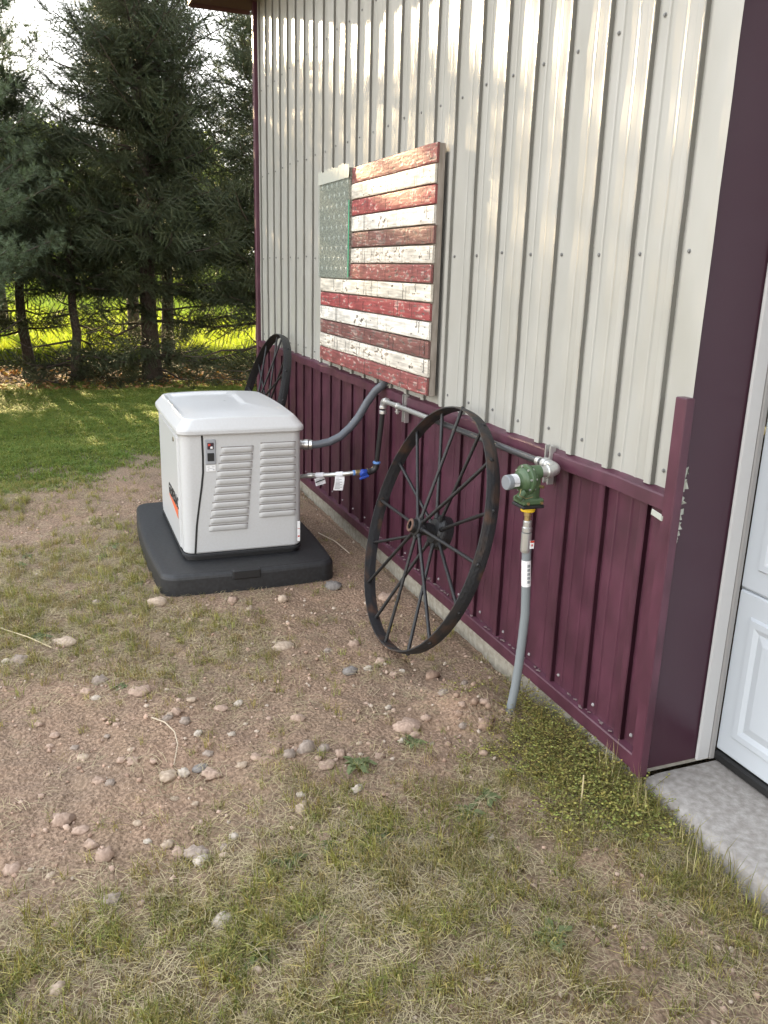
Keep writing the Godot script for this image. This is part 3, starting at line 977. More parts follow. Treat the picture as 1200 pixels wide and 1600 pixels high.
# ---------------------------------------------------------------- wheels
func build_wheel(label: String, at: Vector3, n: Vector3, R: float, w: float, phase: float, rust: bool) -> void:
	var t := thing("wagon_wheel", label, "wheel", at, "old iron spoked wheels leaning on the barn")
	n = n.normalized()
	var u := (Vector3.UP - n * n.y).normalized()
	var x := u.cross(n)
	t.basis = Basis(x, n, -u)                      # local Y is the axle, towards the yard; -Z is up
	var mb := MB.new()
	var th := 0.009
	# slightly crowned tyre band
	mb.lathe([Vector2(R - 0.003, 0), Vector2(R, -0.012), Vector2(R + 0.002, -w * 0.5), Vector2(R, -w + 0.012), Vector2(R - 0.003, -w), Vector2(R - th, -w), Vector2(R - th - 0.002, -w * 0.5), Vector2(R - th, 0), Vector2(R - 0.003, 0)], Vector3.ZERO, Vector3.UP, 96)
	var rim := part("rim", mb.mesh(), mats.iron_rust if rust else mats.iron, t)
	var rv := MB.new()
	rv.lathe([Vector2(0.011, -0.003), Vector2(0.010, 0.003), Vector2(0.005, 0.006), Vector2(0, 0.0065)], Vector3.ZERO, Vector3.UP, 8)
	var rmesh := rv.mesh()
	rmesh.surface_set_material(0, mats.iron)
	# hub: slim barrel with a ring at the outer end and a drum behind
	mb = MB.new()
	mb.lathe([Vector2(0.018, 0.022), Vector2(0.018, 0.042), Vector2(0.030, 0.042), Vector2(0.032, 0.036), Vector2(0.032, 0.018), Vector2(0.043, 0.014), Vector2(0.043, -0.012), Vector2(0.030, -0.02), Vector2(0.030, -0.10), Vector2(0.06, -0.10)], Vector3.ZERO, Vector3.UP, 28)
	mb.lathe([Vector2(0.0, 0.012), Vector2(0.018, 0.022)], Vector3.ZERO, Vector3.UP, 20)
	part("hub", mb.mesh(), mats.iron, t)
	mb = MB.new()
	mb.lathe([Vector2(0.019, 0.043), Vector2(0.019, 0.046), Vector2(0.029, 0.046), Vector2(0.031, 0.042)], Vector3.ZERO, Vector3.UP, 28)
	part("hub_ring", mb.mesh(), mats.rust, t)
	mb = MB.new()
	mb.lathe([Vector2(0.030, -0.07), Vector2(0.056, -0.073), Vector2(0.064, -0.085), Vector2(0.078, -0.092), Vector2(0.080, -0.10), Vector2(0.080, -0.14), Vector2(0.0, -0.145)], Vector3.ZERO, Vector3.UP, 32)
	part("brake_drum", mb.mesh(), mats.iron, t)
	for i in 16:
		var a := deg_to_rad(phase + 22.5 * i)
		var d := Vector3(sin(a), 0, -cos(a))
		var outer := i % 2 == 0
		var hub_p := Vector3(0, 0.001, 0) + d * 0.036 if outer else Vector3(0, -0.085, 0) + d * 0.06
		var rim_p := Vector3(0, -w * (0.38 if outer else 0.62), 0) + d * (R - th)
		mb = MB.new()
		mb.tube([hub_p, hub_p.lerp(rim_p, 0.5) + Vector3(jit(0.002), 0, jit(0.002)), rim_p], [0.0085, 0.008, 0.0085], 8)
		mb.tube([hub_p, hub_p.lerp(rim_p, 0.04)], [0.013, 0.0115], 8)
		var sp := part("spoke", mb.mesh(), mats.iron, t)
		again("rivet", rmesh, rim, Transform3D(basis_along(d, 0, 1.0), Vector3(0, -w * (0.38 if outer else 0.62), 0) + d * (R + 0.001)))

# ---------------------------------------------------------------- flag
func plank_image(base: Color, wood: Color, chips: float, sd: int) -> Array:
	var w := 640; var h := 64
	var im := Image.create(w, h, false, Image.FORMAT_RGB8)
	var hm := Image.create(w, h, false, Image.FORMAT_RGB8)
	var a := FastNoiseLite.new(); a.seed = sd; a.frequency = 0.03; a.fractal_octaves = 5
	var b := FastNoiseLite.new(); b.seed = sd + 50; b.frequency = 0.012; b.fractal_octaves = 3
	var r := RandomNumberGenerator.new(); r.seed = sd
	var checks := []
	for i in 16: checks.append([r.randi() % w, r.randf_range(0.1, 0.5) * h, r.randf() * h, r.randi_range(1, 2)])
	for y in h:
		for x in w:
			var grain := a.get_noise_2d(x * 0.35, y * 5.0)
			var big := b.get_noise_2d(x * 1.0, y * 2.0)
			var chip := a.get_noise_2d(x * 1.2 + 300.0, y * 3.2) + big * 0.7
			var k := smoothstep(chips, chips + 0.10, chip)
			var col := base * (0.97 + 0.22 * grain + 0.2 * big)
			col = col.lerp(wood * (0.9 + 0.8 * grain), k)
			var hh := 0.6 + 0.25 * grain - 0.25 * k
			for c in checks:                       # checks across the board, where the old paint has split
				if absf(x - c[0] + 3.0 * a.get_noise_2d(y * 3.0, c[0])) < c[3] and y > c[2] - c[1] and y < c[2] + c[1]:
					col = col * 0.62; hh = 0.15
			if y < 2 or y > h - 3: col = col * 0.75
			col.a = 1.0
			im.set_pixel(x, y, col.clamp())
			hm.set_pixel(x, y, Color(hh, hh, hh).clamp())
	return [ImageTexture.create_from_image(im), ImageTexture.create_from_image(hm)]

func plank_material(base: Color, wood: Color, chips: float, sd: int) -> StandardMaterial3D:
	var t := plank_image(base, wood, chips, sd)
	var m := StandardMaterial3D.new()
	m.albedo_texture = t[0]
	m.roughness = 0.62
	m.heightmap_enabled = true
	m.heightmap_texture = t[1]
	m.heightmap_scale = 0.35
	return m

func build_flag() -> void:
	var f := thing("wooden_flag", "weathered wooden plank flag with red and white stripes hung on the cream wall", "flag")
	var reds := [plank_material(Color(0.53, 0.29, 0.28), Color(0.62, 0.51, 0.48), 0.24, 11), plank_material(Color(0.58, 0.27, 0.27), Color(0.70, 0.54, 0.51), 0.30, 23), plank_material(Color(0.47, 0.30, 0.28), Color(0.55, 0.46, 0.43), 0.12, 37)]
	var whites := [plank_material(Color(0.85, 0.82, 0.76), Color(0.60, 0.56, 0.50), 0.48, 41), plank_material(Color(0.87, 0.85, 0.81), Color(0.56, 0.52, 0.47), 0.55, 59), plank_material(Color(0.83, 0.80, 0.75), Color(0.60, 0.55, 0.49), 0.40, 61)]
	var X := 1.692
	var zr := -3.80; var zl := -5.62; var zc := -5.0
	var y := 2.258
	for i in 13:
		var hgt := 0.0898
		var left := zc if i < 7 else zl
		var mb := MB.new()
		var d := 0.0008 + rng.randf() * 0.003
		var x0 := X - 0.003 + jit(0.003)
		var rr := zr + jit(0.006)
		var top := y - d; var bot := y - hgt + d
		var nx := 15
		var p := PackedVector3Array()
		var rows := [[0.020, top], [0.004, top - 0.0005], [0.0005, top - 0.004], [0.0, top - 0.02], [0.0, (top + bot) / 2], [0.0, bot + 0.02], [0.0005, bot + 0.004], [0.004, bot + 0.0005], [0.020, bot]]
		for r in rows:
			for k in nx:
				var s := float(k) / (nx - 1)
				var inset := 0.004 if k == 0 or k == nx - 1 else 0.0
				p.append(Vector3(x0 + r[0] + inset * 2.0 + jit(0.0006), r[1] + fine.get_noise_2d(s * 20.0, i * 7.0) * 0.0012, lerpf(left, rr, s)))
		mb.grid(p, nx, rows.size(), Vector3(-1, 0, 0))
		# end grain
		mb.quad(Vector3(x0 + 0.008, top, rr), Vector3(x0 + 0.02, top, rr), Vector3(x0 + 0.02, bot, rr), Vector3(x0 + 0.008, bot, rr), Vector3(0, 0, 1))
		part("red_plank" if i % 2 == 0 else "white_plank", mb.mesh(), reds[[0, 1, 2][(i / 2) % 3]] if i % 2 == 0 else whites[(i / 2) % 3], f)
		for s in [0.035, 0.06]:
			pass
		y -= hgt
	# backing frame
	var mb := MB.new()
	mb.box(Vector3(1.7275, 1.672, zr - 0.012), Vector3(0.033, 1.166, 0.022), 0.002)
	mb.box(Vector3(1.7275, 1.672, zl + 0.012), Vector3(0.033, 1.166, 0.022), 0.002)
	mb.box(Vector3(1.7275, 2.244, (zl + zr) / 2), Vector3(0.033, 0.022, 1.77), 0.002)
	mb.box(Vector3(1.7275, 1.100, (zl + zr) / 2), Vector3(0.033, 0.022, 1.77), 0.002)
	mb.box(Vector3(1.7255, 1.672, (zl + zr) / 2), Vector3(0.012, 1.12, 1.77), 0.0)
	part("frame", mb.mesh(), mats.frame_wood, f)
	# canton: dull blue-green board with stars, mottled light put into its colour, and a clear greenish sheet over it
	mb = MB.new()
	mb.box(Vector3(X + 0.006, 1.945, (zl + zc) / 2 - 0.001), Vector3(0.022, 0.632, zc - zl - 0.004), 0.002)
	var can := part("canton", mb.mesh(), mats.canton, f)
	var star := MB.new()
	for i in 10:
		var a0 := TAU * i / 10.0; var a1 := TAU * (i + 1) / 10.0
		var r0 := 0.02 if i % 2 == 0 else 0.0085; var r1 := 0.0085 if i % 2 == 0 else 0.02
		star.flat(Vector3(-0.003, 0, 0), Vector3(0, cos(a0) * r0, sin(a0) * r0), Vector3(0, cos(a1) * r1, sin(a1) * r1), Vector3(-1, 0, 0))
	var sm := star.mesh()
	sm.surface_set_material(0, mats.star)
	for row in 9:
		for c in 6 if row % 2 == 0 else 5:
			again("star", sm, can, Transform3D(Basis.IDENTITY, Vector3(X - 0.0058, 1.69 + 0.062 * row, zl + 0.065 + 0.1 * c + (0.0 if row % 2 == 0 else 0.05))))
	mb = MB.new()
	var p := PackedVector3Array()
	for j in 21:
		for i in 21:
			var yy := lerpf(1.634, 2.262, j / 20.0); var zz := lerpf(zl - 0.004, zc - 0.004, i / 20.0)
			p.append(Vector3(X - 0.0125 + fine.get_noise_2d(zz * 30.0, yy * 30.0) * 0.0025, yy, zz))
	mb.grid(p, 21, 21, Vector3(-1, 0, 0))
	part("clear_sheet", mb.mesh(), mats.pane, f)
	mb = MB.new()
	mb.box(Vector3(X - 0.011, 1.86, zc - 0.002), Vector3(0.005, 0.44, 0.006), 0.001)
	part("green_edge", mb.mesh(), mats.green_edge, f)
	# frayed pale strip along the top of the sheet
	mb = MB.new()
	p = PackedVector3Array()
	for j in 3:
		for i in 40:
			var zz := lerpf(zl - 0.006, zc + 0.004, i / 39.0)
			p.append(Vector3(X - 0.016 + jit(0.002), [2.205, 2.25, 2.272 + rng.randf() * 0.022][j], zz))
	mb.grid(p, 40, 3, Vector3(-1, 0, 0))
	part("frayed_strip", mb.mesh(), mats.film, f)
	# nails
	var nm := MB.new()
	nm.lathe([Vector2(0.004, -0.001), Vector2(0.0035, 0.001), Vector2(0, 0.0012)], Vector3.ZERO, Vector3(-1, 0, 0), 6)
	var nail := nm.mesh()
	nail.surface_set_material(0, mats.screw)
	for i in 13:
		for e in [[-3.84, 0.03], [-3.84, 0.062], [-4.6, 0.045]]:
			again("nail", nail, f, Transform3D(Basis.IDENTITY, Vector3(X - 0.0065, 2.258 - 0.0898 * i - e[1] + jit(0.006), e[0] + jit(0.01))))

# ---------------------------------------------------------------- pipes
func arc(a: Vector3, corner: Vector3, b: Vector3, k := 6) -> Array:
	var o := []
	for i in k + 1:
		var t := i / float(k)
		o.append(a.lerp(corner, t).lerp(corner.lerp(b, t), t))
	return o

func collar(mb: MB, at: Vector3, axis: Vector3, r: float, l: float) -> void:
	mb.lathe([Vector2(0, -l / 2), Vector2(r * 0.92, -l / 2), Vector2(r, -l / 2 + 0.002), Vector2(r, l / 2 - 0.002), Vector2(r * 0.92, l / 2), Vector2(0, l / 2)], at, axis, 16)

func build_pipes() -> void:
	var t := thing("gas_pipe", "black and galvanised gas pipe running along the maroon wainscot", "pipe")
	var PX := 1.69
	var a := Vector3(PX, 0.985, -4.365); var b := Vector3(PX, 1.0, -2.66)
	var mb := MB.new()
	mb.tube([a + Vector3(0, 0, 0.03), a.lerp(b, 0.42)], [0.0135], 14)
	part("galvanised_pipe", mb.mesh(), mats.galv, t)
	mb = MB.new()
	mb.tube([a.lerp(b, 0.42), b], [0.0138], 14)
	part("steel_pipe", mb.mesh(), mats.black_pipe_worn, t)
	mb = MB.new()
	mb.tube(arc(a + Vector3(0, -0.035, -0.008), a + Vector3(0, 0.002, -0.01), a + Vector3(0, 0.0, 0.035)), [0.019], 14)
	collar(mb, a + Vector3(0, -0.038, -0.008), Vector3.UP, 0.022, 0.016)
	collar(mb, a + Vector3(0, 0.0, 0.036), Vector3.BACK, 0.022, 0.014)
	collar(mb, a + Vector3(0, -0.066, -0.009), Vector3.UP, 0.021, 0.02)
	part("upper_elbow", mb.mesh(), mats.galv, t)
	mb = MB.new()
	mb.tube([Vector3(PX, 0.93, -4.375), Vector3(PX, 0.60, -4.455)], [0.0145], 14)
	part("black_pipe", mb.mesh(), mats.black_pipe, t)
	mb = MB.new()
	mb.tube(arc(Vector3(PX, 0.605, -4.455), Vector3(PX, 0.556, -4.462), Vector3(PX - 0.05, 0.556, -4.458)), [0.019], 14)
	collar(mb, Vector3(PX - 0.05, 0.556, -4.458), Vector3.RIGHT, 0.0215, 0.014)
	part("lower_elbow", mb.mesh(), mats.black_pipe, t)
	mb = MB.new()
	collar(mb, Vector3(PX, 0.612, -4.453), Vector3.UP, 0.0225, 0.014)
	part("blue_sealant", mb.mesh(), mats.blue_pale, t)
	mb = MB.new()
	collar(mb, Vector3(PX - 0.075, 0.556, -4.458), Vector3.RIGHT, 0.018, 0.03)
	mb.lathe([Vector2(0, -0.02), Vector2(0.021, -0.02), Vector2(0.023, 0.0), Vector2(0.021, 0.02), Vector2(0, 0.02)], Vector3(PX - 0.085, 0.551, -4.44), Vector3(0, -0.3, 1), 16)
	mb.box(Vector3(PX - 0.085, 0.535, -4.424), Vector3(0.06, 0.014, 0.012), 0.004, Basis(Vector3.BACK, 0.3))
	part("blue_valve", mb.mesh(), mats.blue, t)
	mb = MB.new()
	collar(mb, Vector3(PX - 0.115, 0.557, -4.458), Vector3.RIGHT, 0.016, 0.03)
	part("brass_union", mb.mesh(), mats.brass, t)
	mb = MB.new()
	collar(mb, Vector3(PX - 0.137, 0.557, -4.458), Vector3.RIGHT, 0.0155, 0.014)
	part("blue_tape", mb.mesh(), mats.blue_pale, t)
	mb = MB.new()
	mb.tube([Vector3(1.275, 0.512, -4.62), Vector3(1.34, 0.525, -4.585), Vector3(1.42, 0.54, -4.51), Vector3(1.49, 0.552, -4.465), Vector3(1.55, 0.557, -4.458)], [0.0125], 12)
	collar(mb, Vector3(1.33, 0.523, -4.59), Vector3(1, 0.1, 0.5), 0.016, 0.03)
	mb.tube([Vector3(1.235, 0.507, -4.64), Vector3(1.29, 0.515, -4.612)], [0.011], 12)
	part("flex_connector", mb.mesh(), mats.galv, t)
	mb = MB.new()
	mb.tube([Vector3(1.36, 0.529, -4.566), Vector3(1.395, 0.536, -4.533)], [0.0155], 12)
	mb.tube([Vector3(1.455, 0.546, -4.487), Vector3(1.49, 0.5525, -4.464)], [0.0155], 12)
	part("paper_wrap", mb.mesh(), mats.tag_white, t)
	# hanging paper tags
	mb = MB.new()
	var p := PackedVector3Array()
	for j in 5:
		for i in 5:
			p.append(Vector3(1.445 + 0.013 * i - 0.002 * j, 0.538 - 0.021 * j, -4.477 + 0.004 * i + 0.006 * sin(j * 1.2)))
	mb.grid(p, 5, 5, Vector3(0, 0, 1))
	part("paper_tag", mb.mesh(), mats.tag_print, t)
	mb = MB.new()
	mb.box(Vector3(1.378, 0.496, -4.55), Vector3(0.062, 0.045, 0.002), 0.0005, Basis(Vector3.BACK, 0.22))
	part("folded_tag", mb.mesh(), mats.tag_print, t)
	mb = MB.new()
	mb.box(Vector3(1.378, 0.499, -4.5475), Vector3(0.058, 0.007, 0.002), 0.0004, Basis(Vector3.BACK, 0.3))
	part("tag_band", mb.mesh(), mats.rubber, t)
	# strut channels with clamps
	for z in [-4.155, -2.705]:
		mb = MB.new()
		var yc := 0.972 if z < -4 else 0.985
		mb.box(Vector3(1.736, yc, z - 0.017), Vector3(0.024, 0.15, 0.006), 0.001)
		mb.box(Vector3(1.736, yc, z + 0.017), Vector3(0.024, 0.15, 0.006), 0.001)
		mb.box(Vector3(1.745, yc, z), Vector3(0.004, 0.15, 0.03), 0.0)
		mb.box(Vector3(1.7245, yc, z - 0.0155), Vector3(0.003, 0.15, 0.008), 0.0)
		mb.box(Vector3(1.7245, yc, z + 0.0155), Vector3(0.003, 0.15, 0.008), 0.0)
		part("strut_channel", mb.mesh(), mats.galv, t)
		var q := a.lerp(b, (z - a.z) / (b.z - a.z))
		mb = MB.new()
		collar(mb, q, Vector3.BACK, 0.018, 0.022)
		mb.box(q + Vector3(-0.002, -0.028, 0), Vector3(0.012, 0.03, 0.016), 0.002)
		mb.tube([q + Vector3(-0.014, -0.03, 0), q + Vector3(0.014, -0.03, 0)], [0.005], 6)
		part("pipe_clamp", mb.mesh(), mats.galv, t)
	mb = MB.new()
	mb.tube(arc(Vector3(PX, 1.0, -2.66), Vector3(PX + 0.012, 0.998, -2.555), Vector3(PX - 0.05, 0.994, -2.565), 8), [0.021], 16)
	collar(mb, Vector3(PX, 1.0, -2.655), Vector3.BACK, 0.025, 0.02)
	collar(mb, Vector3(PX - 0.045, 0.994, -2.566), Vector3.RIGHT, 0.0255, 0.02)
	mb.tube([Vector3(PX - 0.05, 0.994, -2.566), Vector3(PX - 0.085, 0.994, -2.569)], [0.020], 16)
	part("end_elbow", mb.mesh(), mats.galv, t)

	# conduit
	var c := thing("flexible_conduit", "grey ribbed flexible conduit curving from the generator up behind the flag", "conduit")
	var cp := [Vector3(1.335, 0.704, -4.60), Vector3(1.37, 0.706, -4.585), Vector3(1.44, 0.722, -4.572), Vector3(1.50, 0.754, -4.555), Vector3(1.56, 0.805, -4.556), Vector3(1.61, 0.865, -4.555), Vector3(1.652, 0.95, -4.535), Vector3(1.69, 1.022, -4.50), Vector3(1.722, 1.06, -4.47), Vector3(1.735, 1.10, -4.44)]
	var cv := Curve3D.new()
	for i in cp.size():
		var tg: Vector3 = (cp[mini(i + 1, cp.size() - 1)] - cp[maxi(i - 1, 0)]) / 6.0
		cv.add_point(cp[i], -tg, tg)
	var path := []; var rad := []
	var n := 170
	for i in n:
		path.append(cv.sample_baked(cv.get_baked_length() * i / (n - 1.0)))
		rad.append(0.0225 + (0.0011 if i % 3 == 0 else 0.0))
	mb = MB.new()
	mb.tube(path, rad, 16)
	part("hose", mb.mesh(), mats.conduit, c)
	mb = MB.new()
	mb.tube([Vector3(1.235, 0.702, -4.64), Vector3(1.305, 0.7035, -4.613)], [0.0265], 18)
	collar(mb, Vector3(1.312, 0.7035, -4.61), Vector3(0.93, 0.02, 0.37), 0.032, 0.026)
	collar(mb, Vector3(1.335, 0.704, -4.60), Vector3(0.93, 0.02, 0.37), 0.0285, 0.02)
	part("connector", mb.mesh(), mats.galv_bright, c)

	# regulator on its riser
	var Z := -2.57
	var r := thing("gas_regulator", "green gas pressure regulator with grey cap above the riser", "regulator")
	mb = MB.new()
	var ax := Vector3(-1, -0.04, 0.12)
	mb.lathe([Vector2(0.0, -0.05), Vector2(0.024, -0.047), Vector2(0.038, -0.028), Vector2(0.043, -0.008), Vector2(0.055, -0.007), Vector2(0.057, -0.004), Vector2(0.057, 0.006), Vector2(0.055, 0.009), Vector2(0.046, 0.010), Vector2(0.045, 0.017), Vector2(0.040, 0.025), Vector2(0.029, 0.031), Vector2(0.0265, 0.038)], Vector3(1.556, 0.968, Z), ax, 40)
	part("diaphragm_case", mb.mesh(), mats.reg_green, r)
	mb = MB.new()
	mb.lathe([Vector2(0.0265, 0.036), Vector2(0.0265, 0.07), Vector2(0.026, 0.072)], Vector3(1.556, 0.968, Z), ax, 32)
	part("spring_housing", mb.mesh(), mats.reg_green, r)
	mb = MB.new()
	mb.lathe([Vector2(0.0275, 0.068), Vector2(0.0275, 0.086), Vector2(0.025, 0.09), Vector2(0.0, 0.09)], Vector3(1.556, 0.968, Z), ax, 32)
	part("cap", mb.mesh(), mats.cap_grey, r)
	mb = MB.new()
	var lp := PackedVector3Array()
	var an := ax.normalized(); var ex := an.cross(Vector3.UP).normalized(); var ey := an.cross(ex)
	for j in 2:
		for i in 12:
			var th := deg_to_rad(150 + 13.0 * i)
			lp.append(Vector3(1.556, 0.968, Z) + an * (0.045 + 0.024 * j) + (ex * cos(th) + ey * sin(th)) * 0.0272)
	mb.grid(lp, 12, 2, ey * -1.0)
	part("cap_label", mb.mesh(), mats.tag_print, r)
	mb = MB.new()
	mb.tube([Vector3(1.575, 0.99, Z), Vector3(1.612, 0.994, Z + 0.001)], [0.03, 0.0255], 20)
	mb.tube([Vector3(1.585, 0.99, Z), Vector3(1.588, 0.90, Z)], [0.03, 0.026], 16)
	mb.tube([Vector3(1.575, 0.955, Z), Vector3(1.575, 0.895, Z)], [0.03, 0.034], 16)
	part("valve_body", mb.mesh(), mats.reg_green, r)
	mb = MB.new()
	mb.tube([Vector3(1.535, 0.93, Z + 0.03), Vector3(1.508, 0.908, Z + 0.036)], [0.013, 0.016], 12)
	part("vent_spout", mb.mesh(), mats.reg_green, r)
	mb = MB.new()
	mb.box(Vector3(1.573, 0.891, Z), Vector3(0.088, 0.024, 0.08), 0.006)
	part("inlet_flange", mb.mesh(), mats.reg_green, r)
	mb = MB.new()
	mb.box(Vector3(1.573, 0.8725, Z), Vector3(0.09, 0.012, 0.082), 0.003)
	part("gasket", mb.mesh(), mats.rubber, r)
	for k in 8:
		var an2 := TAU * k / 8.0 + 0.2
		mb = MB.new()
		var q := Vector3(1.556, 0.968, Z) + (ex * cos(an2) + ey * sin(an2)) * 0.050
		mb.tube([q - an * 0.012, q + an * 0.014], [0.0045], 6)
		part("bolt", mb.mesh(), mats.galv, r)
	mb = MB.new()
	for e in [[1.548, 0.043], [1.604, 0.043]]:
		mb.tube([Vector3(e[0], 0.888, Z + 0.038), Vector3(e[0], 0.888, Z + 0.045)], [0.006], 6)
	mb.tube([Vector3(1.605, 0.945, Z + 0.02), Vector3(1.611, 0.945, Z + 0.035)], [0.006], 8)
	part("plug", mb.mesh(), mats.brass, r)
	mb = MB.new()
	mb.tube([Vector3(1.515, 0.945, Z + 0.04), Vector3(1.505, 0.925, Z + 0.05), Vector3(1.53, 0.912, Z + 0.055), Vector3(1.56, 0.916, Z + 0.05)], [0.0012], 4)
	part("seal_wire", mb.mesh(), mats.brass, r)

	var s := thing("gas_riser", "grey plastic riser pipe coming out of the soil with white label", "pipe")
	mb = MB.new()
	collar(mb, Vector3(1.574, 0.857, Z), Vector3.UP, 0.027, 0.018)
	part("yellow_cap", mb.mesh(), mats.yellow, s)
	mb = MB.new()
	collar(mb, Vector3(1.575, 0.839, Z), Vector3.UP, 0.0145, 0.02)
	collar(mb, Vector3(1.575, 0.821, Z), Vector3.UP, 0.0115, 0.02)
	part("brass_nipple", mb.mesh(), mats.brass, s)
	mb = MB.new()
	mb.lathe([Vector2(0, 0.769), Vector2(0.019, 0.769), Vector2(0.019, 0.785), Vector2(0.0165, 0.788), Vector2(0.0165, 0.808), Vector2(0.013, 0.813), Vector2(0, 0.813)], Vector3(1.577, 0, Z), Vector3.UP, 6)
	mb.lathe([Vector2(0.018, 0.69), Vector2(0.0195, 0.70), Vector2(0.0195, 0.765), Vector2(0, 0.77)], Vector3(1.577, 0, Z), Vector3.UP, 18)
	part("hex_coupling", mb.mesh(), mats.galv, s)
	var rp := [Vector3(1.578, 0.765, Z), Vector3(1.584, 0.66, Z), Vector3(1.592, 0.55, Z), Vector3(1.598, 0.44, Z), Vector3(1.594, 0.34, Z), Vector3(1.588, 0.23, Z), Vector3(1.579, 0.13, Z), Vector3(1.562, 0.02, Z), Vector3(1.545, -0.08, Z)]
	mb = MB.new()
	mb.tube(rp, [0.0172], 18)
	part("riser_pipe", mb.mesh(), mats.riser, s)
	mb = MB.new()
	mb.tube([rp[1] + Vector3(0, -0.002, 0), rp[1].lerp(rp[2], 0.5), rp[2] + Vector3(0, 0.004, 0)], [0.0178], 18, false)
	part("white_label", mb.mesh(), mats.sticker, s)
	mb = MB.new()
	for k in 5:
		for l in 3:
			mb.box(Vector3(1.586 + 0.0012 * k + 0.004 * (l - 1), 0.638 - 0.016 * k, Z + 0.0184), Vector3(0.003, 0.011, 0.0006))
	part("label_print", mb.mesh(), mats.cap_grey, s)
	mb = MB.new()
	mb.box(Vector3(1.592, 0.722, Z + 0.0185), Vector3(0.017, 0.032, 0.002), 0.0004)
	part("small_tag", mb.mesh(), mats.sticker, s)
	mb = MB.new()
	mb.box(Vector3(1.592, 0.734, Z + 0.0198), Vector3(0.0165, 0.008, 0.001))
	mb.box(Vector3(1.592, 0.72, Z + 0.0198), Vector3(0.006, 0.008, 0.001))
	part("small_tag_print", mb.mesh(), mats.red_lamp, s)

# ---------------------------------------------------------------- stones
var stone_shapes := []
func stone(x: float, z: float, w: float, h: float, col: int, label := "") -> void:
	var cols := [Color(0.42, 0.30, 0.24), Color(0.46, 0.38, 0.30), Color(0.33, 0.29, 0.26), Color(0.55, 0.51, 0.46), Color(0.24, 0.24, 0.24), Color(0.30, 0.20, 0.15)]
	var t: String = ["pinkish", "tan", "grey brown", "pale", "dark grey", "reddish brown"][col]
	var big := w > 0.05
	var spot := "on the bare soil in mid yard"
	if z < -3.75: spot = "in front of the generator pad" if x > 0.3 else "in the grass left of the generator pad"
	elif x > 1.3: spot = "in the dug soil around the riser"
	elif x > 1.0 and z < -2.9: spot = "on the soil left of the front wheel's foot"
	elif x > 0.85: spot = "on the bare soil between the riser and mid yard"
	elif z > -2.2: spot = "along the edge of the foreground grass"
	elif x < 0.05: spot = "near the left edge of the bare soil"
	elif z < -2.85: spot = "on the upper part of the bare soil"
	elif x > 0.42: spot = "on the gravel ridge around the round stone"
	var form := "flat" if h < w * 0.5 else ("round" if h > w * 0.72 else "oval")
	var l := label if label else "%s %s %s stone %s" % ["fist sized" if big else ("small" if w > 0.035 else "tiny"), form, t, spot]
	var o := again(numbered("stone"), stone_shapes[col][rng.randi() % 3], self, Transform3D(Basis(Vector3.UP, jit(0.7)) * Basis.from_scale(Vector3(w, h * 1.05, w * rng.randf_range(0.65, 0.9))), Vector3(x, height_at(x, z) + h * 0.14, z)))
	tag(o, l, "stone", "stones lying on the yard")

